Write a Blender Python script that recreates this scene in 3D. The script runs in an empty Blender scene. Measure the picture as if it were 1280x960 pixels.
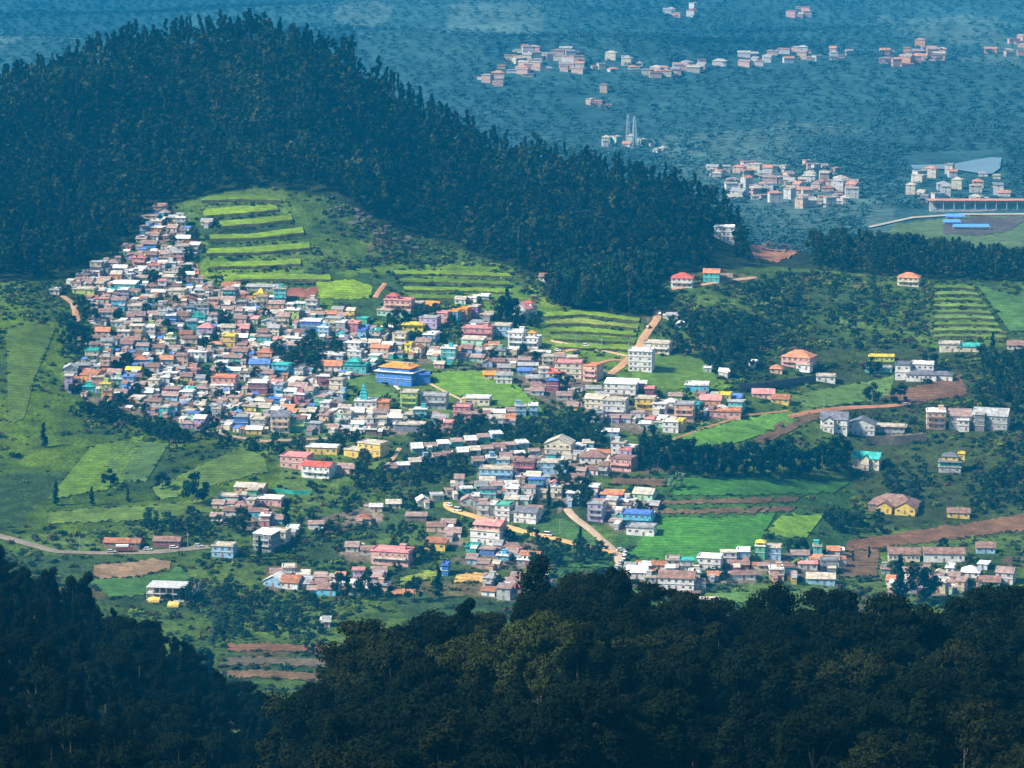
import bpy, math, random
import numpy as np
from mathutils import Matrix, Vector

# ------------------------------------------------------------------ camera, sky, sun, exposure
sc = bpy.context.scene
F, PITCH = 4400.0, math.radians(10.0)          # focal length in photo pixels (1280 wide), camera tilt
cam_d = bpy.data.cameras.new('camera'); cam = bpy.data.objects.new('camera', cam_d)
sc.collection.objects.link(cam); sc.camera = cam
cam_d.sensor_width = 36.0; cam_d.lens = F / 1280 * 36.0
cam_d.clip_start = 1.0; cam_d.clip_end = 30000
cam.location = (0, 0, 0); cam.rotation_euler = (math.pi / 2 - PITCH, 0, 0)

SUN = Vector((-0.80, -0.30, 0.80)).normalized()      # direction towards the sun
w = bpy.data.worlds.new('World'); sc.world = w; w.use_nodes = True
nt = w.node_tree; bg = nt.nodes['Background']
sky = nt.nodes.new('ShaderNodeTexSky'); sky.sky_type = 'NISHITA'; sky.sun_disc = False
sky.sun_elevation = math.asin(SUN.z); sky.sun_rotation = math.atan2(SUN.x, SUN.y)
sky.altitude = 2200; sky.air_density = 1.6; sky.dust_density = 1.0; sky.ozone_density = 2.5
nt.links.new(sky.outputs[0], bg.inputs[0]); bg.inputs[1].default_value = 0.075
sun_d = bpy.data.lights.new('sun', 'SUN'); sun = bpy.data.objects.new('sun', sun_d); sc.collection.objects.link(sun)
sun_d.energy = 4.6; sun_d.angle = math.radians(10.0); sun_d.color = (1.0, 0.92, 0.78)
sun.rotation_euler = SUN.to_track_quat('Z', 'Y').to_euler()
sc.view_settings.view_transform = 'Standard'; sc.view_settings.look = 'None'
sc.view_settings.gamma = 1.0; sc.view_settings.exposure = 1.08; sc.view_settings.use_curve_mapping = False
sc.cycles.max_bounces = 5; sc.cycles.volume_bounces = 1; sc.cycles.transparent_max_bounces = 4
HAZE_DENSITY, HAZE_COLOR = 0.60e-4, (0.01, 0.48, 1.0)

random.seed(7); rng = np.random.default_rng(11)
COL = sc.collection
R = math.radians

# ------------------------------------------------------------------ basic helpers
def link(o, parent=None):
    COL.objects.link(o)
    if parent is not None: o.parent = parent
    return o
def tag(o, label=None, cat=None, group=None, kind=None):
    if label: o['label'] = label
    if cat: o['category'] = cat
    if group: o['group'] = group
    if kind: o['kind'] = kind
    return o
def empty(name, loc, rz=0.0):
    o = bpy.data.objects.new(name, None); o.empty_display_size = 0.5
    o.location = loc; o.rotation_euler = (0, 0, rz)
    return link(o)
def mesh_np(name, V, Fc, mats, smooth=False, cols=None, midx=None):
    """Fc: (n,k) int array, all faces with k corners."""
    V = np.asarray(V, np.float32); Fc = np.asarray(Fc, np.int32)
    me = bpy.data.meshes.new(name); n, k = Fc.shape
    me.vertices.add(len(V)); me.vertices.foreach_set('co', V.ravel())
    me.loops.add(n * k); me.loops.foreach_set('vertex_index', Fc.ravel())
    me.polygons.add(n); me.polygons.foreach_set('loop_start', np.arange(0, n * k, k, dtype=np.int32))
    me.polygons.foreach_set('loop_total', np.full(n, k, np.int32))
    if smooth: me.polygons.foreach_set('use_smooth', np.ones(n, bool))
    for m in (mats if isinstance(mats, (list, tuple)) else [mats]): me.materials.append(m)
    if midx is not None: me.polygons.foreach_set('material_index', np.asarray(midx, np.int32))
    if cols is not None:
        at = me.color_attributes.new('Col', 'FLOAT_COLOR', 'POINT')
        at.data.foreach_set('color', np.asarray(cols, np.float32).ravel())
    me.update(calc_edges=True)
    return me
def mesh_py(name, V, Fs, mats, midx=None):
    me = bpy.data.meshes.new(name); me.from_pydata(V, [], Fs)
    for m in (mats if isinstance(mats, (list, tuple)) else [mats]): me.materials.append(m)
    if midx: me.polygons.foreach_set('material_index', midx)
    me.update(); return me
def obj(name, me, parent=None, color=None, loc=None):
    o = bpy.data.objects.new(name, me)
    if color is not None: o.color = (*color, 1)
    if loc is not None: o.location = loc
    return link(o, parent)
class MB:
    """collects boxes / prisms into one mesh"""
    def __init__(s): s.V, s.F, s.M = [], [], []
    def poly(s, pts, faces, m=0):
        b = len(s.V); s.V += pts; s.F += [tuple(b + i for i in f) for f in faces]; s.M += [m] * len(faces); return s
    def box(s, x0, x1, y0, y1, z0, z1, m=0):
        p = [(x0,y0,z0),(x1,y0,z0),(x1,y1,z0),(x0,y1,z0),(x0,y0,z1),(x1,y0,z1),(x1,y1,z1),(x0,y1,z1)]
        return s.poly(p, [(3,2,1,0),(4,5,6,7),(0,1,5,4),(1,2,6,5),(2,3,7,6),(3,0,4,7)], m)
    def bar(s, a, b, r, m=0, n=4, r2=None):
        a, b = Vector(a), Vector(b); d = (b - a).normalized()
        u = d.orthogonal().normalized(); v = d.cross(u); r2 = r if r2 is None else r2
        p = [tuple(a + (u * math.cos(t) + v * math.sin(t)) * r) for t in [2*math.pi*i/n for i in range(n)]]
        p += [tuple(b + (u * math.cos(t) + v * math.sin(t)) * r2) for t in [2*math.pi*i/n for i in range(n)]]
        f = [(i, (i+1) % n, n + (i+1) % n, n + i) for i in range(n)] + [tuple(range(n-1,-1,-1)), tuple(range(n, 2*n))]
        return s.poly(p, f, m)
    def mesh(s, name, mats): return mesh_py(name, s.V, s.F, mats, s.M)
    def build(s, name, mats, parent=None, color=None, loc=None): return obj(name, s.mesh(name, mats), parent, color, loc)

# ------------------------------------------------------------------ materials
def new_mat(name, rough=0.85, spec=0.25):
    m = bpy.data.materials.new(name); m.use_nodes = True
    b = m.node_tree.nodes['Principled BSDF']; b.inputs['Roughness'].default_value = rough
    b.inputs['Specular IOR Level'].default_value = spec
    return m, m.node_tree, b
def node(nt, t, **kw):
    n = nt.nodes.new(t)
    for k, v in kw.items(): setattr(n, k, v)
    return n
def mul_noise(nt, col_out, scales, coords='Object'):
    """multiply a colour by several noise layers (scale, low, high, detail)"""
    tc = node(nt, 'ShaderNodeTexCoord'); out = col_out
    for sc_, lo, hi, det in scales:
        n = node(nt, 'ShaderNodeTexNoise'); n.inputs['Scale'].default_value = sc_; n.inputs['Detail'].default_value = det
        nt.links.new(tc.outputs[coords], n.inputs['Vector'])
        mr = node(nt, 'ShaderNodeMapRange'); mr.inputs[1].default_value = 0.3; mr.inputs[2].default_value = 0.7
        mr.inputs[3].default_value = lo; mr.inputs[4].default_value = hi
        nt.links.new(n.outputs['Fac'], mr.inputs[0])
        mx = node(nt, 'ShaderNodeVectorMath', operation='SCALE')
        nt.links.new(out, mx.inputs[0]); nt.links.new(mr.outputs[0], mx.inputs['Scale']); out = mx.outputs[0]
    return out
def mat_object(name, scales, rough=0.85, spec=0.25, bump=None, rnd=0.0):
    m, nt, b = new_mat(name, rough, spec)
    oi = node(nt, 'ShaderNodeObjectInfo'); out = oi.outputs['Color']
    if rnd:
        mr = node(nt, 'ShaderNodeMapRange'); mr.inputs[3].default_value = 1 - rnd; mr.inputs[4].default_value = 1 + rnd
        nt.links.new(oi.outputs['Random'], mr.inputs[0])
        mx = node(nt, 'ShaderNodeVectorMath', operation='SCALE')
        nt.links.new(out, mx.inputs[0]); nt.links.new(mr.outputs[0], mx.inputs['Scale']); out = mx.outputs[0]
    out = mul_noise(nt, out, scales); nt.links.new(out, b.inputs['Base Color'])
    if bump: add_bump(nt, b, *bump)
    return m
def add_bump(nt, b, scale, strength, dist, coords='Object'):
    tc = node(nt, 'ShaderNodeTexCoord'); n = node(nt, 'ShaderNodeTexNoise')
    n.inputs['Scale'].default_value = scale; n.inputs['Detail'].default_value = 4
    nt.links.new(tc.outputs[coords], n.inputs['Vector'])
    bp = node(nt, 'ShaderNodeBump'); bp.inputs['Strength'].default_value = strength; bp.inputs['Distance'].default_value = dist
    nt.links.new(n.outputs['Fac'], bp.inputs['Height']); nt.links.new(bp.outputs[0], b.inputs['Normal'])
def mat_attr(name, scales, rough=0.9, bump=None):
    m, nt, b = new_mat(name, rough, 0.03)
    a = node(nt, 'ShaderNodeAttribute'); a.attribute_name = 'Col'
    out = mul_noise(nt, a.outputs['Color'], scales); nt.links.new(out, b.inputs['Base Color'])
    if bump: add_bump(nt, b, *bump)
    return m
M_WALL = mat_object('painted_plaster', [(0.45, 0.55, 1.1, 5), (1.6, 0.8, 1.08, 3)], 0.85, 0.15)
M_ROOF = mat_object('weathered_roofing', [(0.35, 0.5, 1.25, 5), (1.4, 0.75, 1.2, 3)], 0.75)
M_SOLID = mat_object('coloured_metal', [(1.5, 0.85, 1.05, 2)], 0.45, 0.4)
M_GLASS, _nt, _b = new_mat('dark_window_glass', 0.15, 0.5); _b.inputs['Base Color'].default_value = (0.02, 0.025, 0.03, 1)
M_BARE, _nt, _b = new_mat('bare_cement_render', 0.95, 0.1); _v = node(_nt, 'ShaderNodeRGB'); _v.outputs[0].default_value = (.30,.25,.20,1)
_nt.links.new(mul_noise(_nt, _v.outputs[0], [(0.5, 0.6, 1.2, 4), (2.0, .8, 1.1, 3)]), _b.inputs['Base Color'])
M_TRIM, _nt, _b = new_mat('white_trim', 0.7); _b.inputs['Base Color'].default_value = (0.42, 0.40, 0.37, 1)
M_LEAF = mat_object('leaves', [(0.35, 0.5, 1.5, 3), (2.2, 0.7, 1.3, 2)], 0.9, 0.03, rnd=0.25)
M_BARK = mat_object('bark', [(3.0, 0.6, 1.2, 3)], 0.9, 0.1)
M_LEAFCOL = mat_attr('leaf_mass', [(0.12, 0.65, 1.3, 3), (0.9, 0.75, 1.25, 2)], 0.8)
M_TERR = mat_attr('terrain_ground', [(0.02, 0.7, 1.3, 4), (0.12, 0.6, 1.4, 5), (0.6, 0.7, 1.3, 3)], 0.95, (0.45, 1.0, 1.2))
M_FIELD = mat_object('field_crop', [(0.03, 0.72, 1.25, 4), (0.16, 0.7, 1.3, 4), (0.7, 0.72, 1.28, 3)], 0.9, 0.1, (0.9, 0.7, 0.4))
_nt = M_FIELD.node_tree; _b = _nt.nodes['Principled BSDF']; _src = _b.inputs['Base Color'].links[0].from_socket
_tc = node(_nt, 'ShaderNodeTexCoord'); _wv = node(_nt, 'ShaderNodeTexWave'); _wv.bands_direction = 'Y'; _wv.inputs['Scale'].default_value = 0.09
_wv.inputs['Distortion'].default_value = 7.0; _wv.inputs['Detail'].default_value = 3; _wv.inputs['Detail Scale'].default_value = 0.6
_nt.links.new(_tc.outputs['Object'], _wv.inputs['Vector']); _mr = node(_nt, 'ShaderNodeMapRange'); _mr.inputs[3].default_value = .80; _mr.inputs[4].default_value = 1.10
_nt.links.new(_wv.outputs['Fac'], _mr.inputs[0]); _mx = node(_nt, 'ShaderNodeVectorMath', operation='SCALE')
_nt.links.new(_src, _mx.inputs[0]); _nt.links.new(_mr.outputs[0], _mx.inputs['Scale']); _nt.links.new(_mx.outputs[0], _b.inputs['Base Color'])
M_DIRT = mat_object('dirt', [(0.08, 0.8, 1.15, 4), (0.7, 0.8, 1.15, 4)], 0.95, 0.1, (1.5, 0.5, 0.1))
M_RISER, _nt, _b = new_mat('shaggy_earth_bank', 0.95, 0.05); _v = node(_nt, 'ShaderNodeRGB'); _v.outputs[0].default_value = (.045,.045,.020,1)
_nt.links.new(mul_noise(_nt, _v.outputs[0], [(0.25, 0.5, 1.6, 4), (1.2, .6, 1.4, 3)]), _b.inputs['Base Color'])
M_WATER, _nt, _b = new_mat('still_water', 0.3, 0.5); _b.inputs['Base Color'].default_value = (0.10, 0.15, 0.16, 1)
M_ROCK = mat_object('grey_rock', [(0.3, 0.6, 1.2, 5)], 0.9, 0.2, (0.8, 0.8, 0.5))
M_PAINT = mat_object('car_paint', [(2, 0.97, 1.02, 1)], 0.3, 0.5)
M_TYRE, _nt, _b = new_mat('tyre_rubber', 0.9); _b.inputs['Base Color'].default_value = (0.02, 0.02, 0.02, 1)

# ------------------------------------------------------------------ terrain: a height field on an azimuth x distance grid
def zv(v, Y): return Y * math.tan(math.atan((480 - v) / F) - PITCH)
def fgR(c): return [(250, 'z', -84), (430, 'v', c + 330), (640, 'v', c + 118), (760, 'v', c + 150), (900, 'z', -270), (1200, 'z', -350), (1380, 'z', -390)]
def fgL(c): return [(250, 'z', -84), (500, 'v', c + 300), (700, 'v', c + 150), (900, 'v', c + 64), (960, 'v', c + 72), (1150, 'z', -335), (1330, 'z', -385)]
def far(u):
    r = [(2960, 'z', -399), (3300, 'z', -401), (3600, 'v', 200)]
    r += [(4000, 'v', 138), (4400, 'v', 84), (4700, 'v', 68), (5200, 'v', 34), (5800, 'v', -2), (7000, 'v', -60), (9000, 'z', -330), (14000, 'z', -240)]
    return r
HB = [(1480, 'z', -394), (1645, 'v', 742), (1800, 'v', 604), (1990, 'v', 480), (2100, 'v', 400)]
CTRL = {
 -300: fgL(620) + [(1450,'z',-388),(1700,'v',680),(1880,'v',540),(2040,'v',405),(2130,'v',345),(2270,'v',265),(2400,'v',205),(2500,'v',180),(2850,'z',-380)],
 0:   fgL(688) + [(1450,'z',-390),(1700,'v',685),(1880,'v',542),(2040,'v',405),(2130,'v',345),(2270,'v',255),(2400,'v',170),(2500,'v',112),(2850,'z',-385)],
 150: fgL(768) + [(1470,'z',-394),(1700,'v',692),(1880,'v',545),(2040,'v',425),(2150,'v',345),(2270,'v',270),(2400,'v',145),(2500,'v',66),(2850,'z',-385)],
 240: fgL(815) + [(1460,'z',-394),(1670,'v',718),(1840,'v',575),(2010,'v',455),(2130,'v',370),(2270,'v',268),(2400,'v',140),(2500,'v',46),(2860,'z',-385)],
 330: fgL(868) + [(1450,'z',-394),(1640,'v',745),(1800,'v',605),(1990,'v',480),(2100,'v',400),(2270,'v',270),(2400,'v',140),(2500,'v',36),(2880,'z',-388)],
 420: fgR(800) + HB + [(2270,'v',276),(2400,'v',160),(2500,'v',62),(2870,'z',-388)],
 530: fgR(760) + HB + [(2160,'v',372),(2270,'v',310),(2400,'v',210),(2490,'v',146),(2820,'z',-388)],
 640: fgR(738) + HB[:-1] + [(2010,'v',468),(2150,'v',380),(2300,'v',300),(2460,'v',196),(2750,'z',-388)],
 740: fgR(704) + HB[:-1] + [(2010,'v',468),(2150,'v',385),(2290,'v',315),(2440,'v',212),(2700,'z',-390)],
 880: fgR(744) + HB[:2] + [(1800,'v',604),(1960,'v',505),(2060,'v',440),(2190,'v',362),(2300,'v',312),(2400,'v',246),(2650,'z',-392)],
 945: fgR(748) + HB[:2] + [(1800,'v',615),(1960,'v',515),(2070,'v',445),(2200,'v',368),(2290,'v',332),(2370,'v',304),(2620,'z',-394)],
 1080: fgR(750) + [(1480,'z',-396),(1640,'v',758),(1820,'v',640),(1960,'v',540),(2080,'v',452),(2200,'v',372),(2290,'v',336),(2350,'v',316),(2600,'z',-396)],
 1280: fgR(736) + [(1480,'z',-396),(1640,'v',758),(1820,'v',640),(1960,'v',535),(2080,'v',452),(2200,'v',385),(2290,'v',346),(2340,'v',335),(2600,'z',-396)],
 1600: fgR(730) + [(1480,'z',-394),(1640,'v',755),(1820,'v',630),(1960,'v',530),(2080,'v',450),(2200,'v',385),(2290,'v',346),(2340,'v',335),(2600,'z',-396)],
}
YG = np.concatenate([np.arange(250, 1400, 6.0), np.arange(1400, 2620, 4.0), np.arange(2620, 3700, 10.0), np.arange(3700, 6200, 30.0), np.arange(6200, 14001, 200.0)])
UG = np.arange(-300, 1601, 5.0)
def sval(u, v=480.0): return ((u - 640) / F) / (math.cos(PITCH) + (480 - v) / F * math.sin(PITCH))
SG = (UG - 640) / F / math.cos(PITCH)
def _smooth(a, k):
    ker = np.hanning(2 * k + 3)[1:-1]; ker /= ker.sum()
    return np.convolve(np.pad(a, (k, k), 'edge'), ker, 'valid')
cols_u = sorted(CTRL); prof = []
for u in cols_u:
    pts = CTRL[u] + far(u)
    ys = np.array([p[0] for p in pts], float); zs = np.array([p[2] if p[1] == 'z' else zv(p[2], p[0]) for p in pts])
    yy = np.arange(250, 14001, 4.0); z = _smooth(np.interp(yy, ys, zs), 8)
    prof.append(np.interp(YG, yy, z))
prof = np.array(prof)
ZG = np.empty((len(YG), len(UG)))
for j in range(len(YG)): ZG[j] = _smooth(np.interp(UG, cols_u, prof[:, j]), 5)
def vnoise(x, y, seed):
    r = np.random.default_rng(seed).random((64, 64))
    xi, yi = np.floor(x).astype(int), np.floor(y).astype(int); fx, fy = x - xi, y - yi
    fx, fy = fx*fx*(3-2*fx), fy*fy*(3-2*fy)
    g = lambda a, b: r[a % 64, b % 64]
    return (g(xi,yi)*(1-fx)+g(xi+1,yi)*fx)*(1-fy)+(g(xi,yi+1)*(1-fx)+g(xi+1,yi+1)*fx)*fy - 0.5
Yg2, Sg2 = np.meshgrid(YG, SG, indexing='ij'); Xg2 = Yg2 * Sg2
amp_far = np.clip((Yg2 - 3700) / 600, 0, 1)
ZG += vnoise(Xg2/90, Yg2/90, 1) * 5.0 + vnoise(Xg2/35, Yg2/35, 2) * 2.2 + vnoise(Xg2/14, Yg2/14, 3) * 0.7
ZG += amp_far * (vnoise(Xg2/620, Yg2/330, 4) * 62 + vnoise(Xg2/160, Yg2/160, 5) * 16)
def ground(x, y):
    x, y = np.asarray(x, float), np.asarray(y, float)
    yi = np.clip(np.searchsorted(YG, y) - 1, 0, len(YG) - 2); ty = np.clip((y - YG[yi]) / (YG[yi+1] - YG[yi]), 0, 1)
    sf = np.clip((x / np.maximum(y, 1) - SG[0]) / (SG[1] - SG[0]), 0, len(SG) - 1.001); si = sf.astype(int); tx = sf - si
    return (ZG[yi,si]*(1-tx)+ZG[yi,si+1]*tx)*(1-ty)+(ZG[yi+1,si]*(1-tx)+ZG[yi+1,si+1]*tx)*ty
CP, SP = math.cos(PITCH), math.sin(PITCH)
def project(x, y, z):
    d = y * CP - z * SP; b = (y * SP + z * CP) / d
    return 640 + F * x / d, 480 - F * b
def hit(u, v, ymin=1330.0):
    """where the line of sight through photo pixel (u, v) meets the ground beyond ymin"""
    u, v = np.atleast_1d(np.asarray(u, float)), np.atleast_1d(np.asarray(v, float))
    b = (480 - v) / F; t = np.tan(np.arctan(b) - PITCH); s = ((u - 640) / F) / (CP + b * SP)
    j0 = np.searchsorted(YG, ymin); Yc = YG[j0:]
    sf = np.clip((s - SG[0]) / (SG[1] - SG[0]), 0, len(SG) - 1.001); si = sf.astype(int); tx = sf - si
    Zc = ZG[j0:, si] * (1 - tx) + ZG[j0:, si + 1] * tx
    D = Zc - t[None] * Yc[:, None]; k = np.argmax(D > 0, axis=0); k = np.clip(k, 1, len(Yc) - 1); a = np.arange(len(k))
    d0, d1 = D[k-1, a], D[k, a]; f = np.clip(-d0 / np.where(abs(d1 - d0) < 1e-9, 1, d1 - d0), 0, 1)
    Y = Yc[k-1] + (Yc[k] - Yc[k-1]) * f; X = s * Y
    return X, Y, ground(X, Y)
def hit1(u, v, ymin=1330.0):
    X, Y, Z = hit([u], [v], ymin); return float(X[0]), float(Y[0]), float(Z[0])
def inpoly(u, v, poly):
    u, v = np.asarray(u, float), np.asarray(v, float); c = np.zeros(u.shape, bool); n = len(poly)
    for i in range(n):
        x0, y0 = poly[i]; x1, y1 = poly[(i+1) % n]
        if y0 == y1: continue
        c ^= ((y0 > v) != (y1 > v)) & (u < (x1 - x0) * (v - y0) / (y1 - y0) + x0)
    return c

# zones (photo-derived outlines, laid on the ground)
HILLTOP = [(-320,30),(0,60),(150,10),(330,-20),(470,20),(560,100),(640,150),(760,170),(890,200),(950,280)]
Z_FOREST = HILLTOP + [(945,332),(900,338),(870,342),(825,345),(815,395),(760,398),(690,380),(680,348),(600,322),(540,300),(480,282),(410,246),(330,234),(250,244),(205,262),(180,292),(130,322),(80,348),(0,352),(-320,360)]
Z_BAND = [(945,300),(1600,300),(1600,352),(1280,352),(1180,350),(1080,342),(1000,335),(950,332)]
VILL = {
 'A1': [(193,264),(217,262),(232,285),(245,300),(244,345),(252,357),(120,382),(110,374),(98,362),(78,358),(100,345),(125,330),(150,318),(175,300)],
 'A2': [(110,374),(252,353),(330,370),(440,397),(475,420),(470,450),(462,470),(430,472),(424,520),(400,545),(330,545),(245,540),(150,512),(92,497),(80,478),(100,440),(118,420),(112,395)],
 'A3': [(424,505),(470,508),(520,522),(590,512),(640,508),(700,530),(690,540),(620,538),(540,545),(480,545),(400,545)],
 'A4': [(470,415),(540,390),(600,388),(615,408),(650,425),(690,438),(745,468),(770,484),(820,486),(870,495),(925,500),(924,518),(860,535),(830,546),(790,542),(740,520),(700,512),(640,480),(560,470),(540,455),(475,450)],
 'A5': [(600,590),(640,570),(680,560),(790,567),(795,590),(738,600),(738,622),(700,640),(690,620),(640,640),(596,622)],
 'A6': [(738,618),(825,622),(815,668),(770,664),(735,640)],
 'A7': [(600,690),(640,678),(680,690),(672,708),(612,706)],
 'A8': [(780,712),(870,712),(880,745),(830,742),(780,728)],
 'A9': [(880,705),(945,694),(1045,690),(1045,735),(980,730),(890,728)],
 'A10': [(1100,715),(1190,712),(1200,742),(1110,748)],
 'A11': [(430,720),(480,715),(478,745),(380,745),(330,735),(330,722)],
 'A13': [(548,655),(600,690),(660,676),(700,692),(690,712),(600,712),(540,694)],
 'A14': [(265,622),(300,612),(350,640),(345,668),(300,662),(262,650)],
 'A15': [(560,612),(610,596),(640,640),(610,650),(575,630)],
 'A16': [(380,650),(470,632),(480,650),(400,672)],
 'A17': [(425,690),(470,682),(475,700),(430,704)],
 'A12': [(600,728),(690,716),(700,740),(640,752),(600,745)],
}
TREEZ = [  # wooded gaps inside and around the village: (polygon, spacing m, height m)
 ([(340,428),(432,432),(436,466),(350,470)], 8, 9), ([(480,392),(530,388),(530,418),(486,418)], 8, 9),
 ([(700,345),(812,348),(818,392),(760,402),(690,385)], 10, 16),
 ([(516,536),(640,530),(750,528),(750,562),(660,562),(600,548),(522,560)], 9, 9),
 ([(80,385),(112,395),(116,440),(82,470),(76,420)], 9, 11), ([(92,505),(150,518),(245,548),(240,560),(150,540),(90,520)], 9, 9),
 ([(690,470),(735,490),(738,508),(700,500)], 9, 8), ([(690,598),(738,602),(734,640),(700,640)], 8, 9),
 ([(540,405),(600,412),(580,428),(540,428)], 11, 7), ([(620,398),(690,395),(690,410),(640,412)], 10, 9),
 ([(250,705),(330,745),(420,755),(420,800),(280,800),(250,760)], 15, 7), ([(240,540),(440,548),(470,560),(350,572),(260,560)], 10, 7),
 ([(480,560),(520,566),(490,610),(440,610),(440,580)], 10, 7), ([(500,590),(600,570),(600,595),(520,620)], 9, 7),
 ([(620,675),(760,690),(740,712),(690,712)], 9, 8), ([(440,500),(475,478),(505,500),(480,505)], 9, 6),
 ([(470,690),(520,690),(560,700),(500,720)], 10, 7), ([(800,560),(850,560),(850,590),(790,585)], 10, 13),
 ([(160,655),(330,650),(330,672),(170,678)], 10, 8), ([(840,395),(935,400),(960,470),(880,478),(830,430)], 10, 9),
 ([(1030,655),(1100,650),(1100,672),(1040,672)], 9, 8), ([(1205,600),(1290,600),(1290,640),(1210,635)], 10, 8),
 ([(1100,585),(1160,575),(1165,625),(1110,625)], 11, 7), ([(1215,446),(1300,440),(1300,522),(1225,512)], 9, 7), ([(930,350),(1000,345),(1010,420),(960,440),(930,400)], 13, 7), ([(1010,350),(1120,362),(1150,430),(1040,440)], 15, 6), ([(1240,560),(1300,560),(1300,600),(1245,600)], 10, 7),
 ([(380,612),(470,600),(540,640),(470,690),(390,690)], 17, 6), ([(480,650),(545,640),(600,700),(520,715)], 15, 6), ([(180,730),(240,760),(400,800),(400,850),(250,800)], 15, 7),
 ([(395,470),(425,478),(425,496),(400,490)], 9, 7),
]
# ------------------------------------------------------------------ terrain colours and mesh
ug, vg = project(Xg2, Yg2, ZG)
tc = np.empty(ZG.shape + (3,)); tc[:] = (0.062, 0.108, 0.020)
mid = (Yg2 > 1330) & (Yg2 < 2620)
n1 = vnoise(Xg2/45, Yg2/45, 21) + 0.5 * vnoise(Xg2/17, Yg2/17, 22)
def paint(mask, col, k=1.0): tc[mask] = tc[mask] * (1 - k) + np.array(col) * k
paint(mid & (n1 > 0.05), (0.090, 0.145, 0.028)); paint(mid & (n1 < -0.22), (0.040, 0.072, 0.024))
paint(mid & (vnoise(Xg2/28, Yg2/28, 31) > 0.36), (0.15, 0.10, 0.05), 0.6)
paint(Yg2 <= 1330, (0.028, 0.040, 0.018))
paint((Yg2 >= 2620), (0.026, 0.062, 0.062))  # far ground tones, here and below, carry a painted haze blue
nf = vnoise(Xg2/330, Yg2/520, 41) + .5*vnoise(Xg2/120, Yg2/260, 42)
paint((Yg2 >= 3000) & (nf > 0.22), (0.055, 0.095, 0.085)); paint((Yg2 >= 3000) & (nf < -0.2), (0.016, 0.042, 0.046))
grass_sl = mid & inpoly(ug, vg, [(400,345),(480,330),(640,332),(690,380),(810,400),(800,440),(880,450),(930,490),(860,500),(780,480),(690,440),(610,388),(470,412),(330,365),(250,350),(245,280)])
paint(grass_sl, (0.115, 0.200, 0.020)); paint(grass_sl & (n1 > 0.12), (0.17, 0.25, 0.020)); paint(grass_sl & (n1 < -0.2), (0.050, 0.095, 0.028))
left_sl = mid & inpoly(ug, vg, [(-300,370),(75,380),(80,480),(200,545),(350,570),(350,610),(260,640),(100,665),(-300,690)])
paint(left_sl, (0.052, 0.092, 0.010)); paint(left_sl & (n1 > 0.12), (0.080, 0.135, 0.008)); paint(left_sl & (n1 < -0.15), (0.034, 0.064, 0.018))  # left slope greens darkened, vignette shade painted into the ground colour
lowgr = mid & inpoly(ug, vg, [(820,590),(1070,598),(1060,690),(800,712),(700,720),(640,680),(760,690)])
paint(lowgr, (0.045, 0.105, 0.026))
paint(mid & inpoly(ug, vg, [(1000,440),(1300,430),(1300,670),(1100,660),(1060,600),(1060,540)]), (0.050, 0.072, 0.022))
for k, P in VILL.items():
    m_ = mid & inpoly(ug, vg, P); paint(m_, (0.17, 0.135, 0.10)); paint(m_ & (n1 > 0.1), (0.07, 0.12, 0.035)); paint(m_ & (n1 < -0.3), (0.22, 0.17, 0.13))
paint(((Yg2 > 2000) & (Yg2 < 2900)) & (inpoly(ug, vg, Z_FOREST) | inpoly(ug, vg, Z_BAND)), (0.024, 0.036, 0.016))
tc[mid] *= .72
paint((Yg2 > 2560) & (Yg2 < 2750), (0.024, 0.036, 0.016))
ny, nx = ZG.shape
idx = np.arange(ny * nx).reshape(ny, nx)
quads = np.stack([idx[:-1,:-1], idx[:-1,1:], idx[1:,1:], idx[1:,:-1]], -1).reshape(-1, 4)
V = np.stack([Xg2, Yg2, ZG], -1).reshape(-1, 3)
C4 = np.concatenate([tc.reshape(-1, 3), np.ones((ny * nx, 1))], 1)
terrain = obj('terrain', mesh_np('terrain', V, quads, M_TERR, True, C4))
tag(terrain, 'green hills and valley floor that carry the village', 'terrain', kind='structure')

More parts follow.
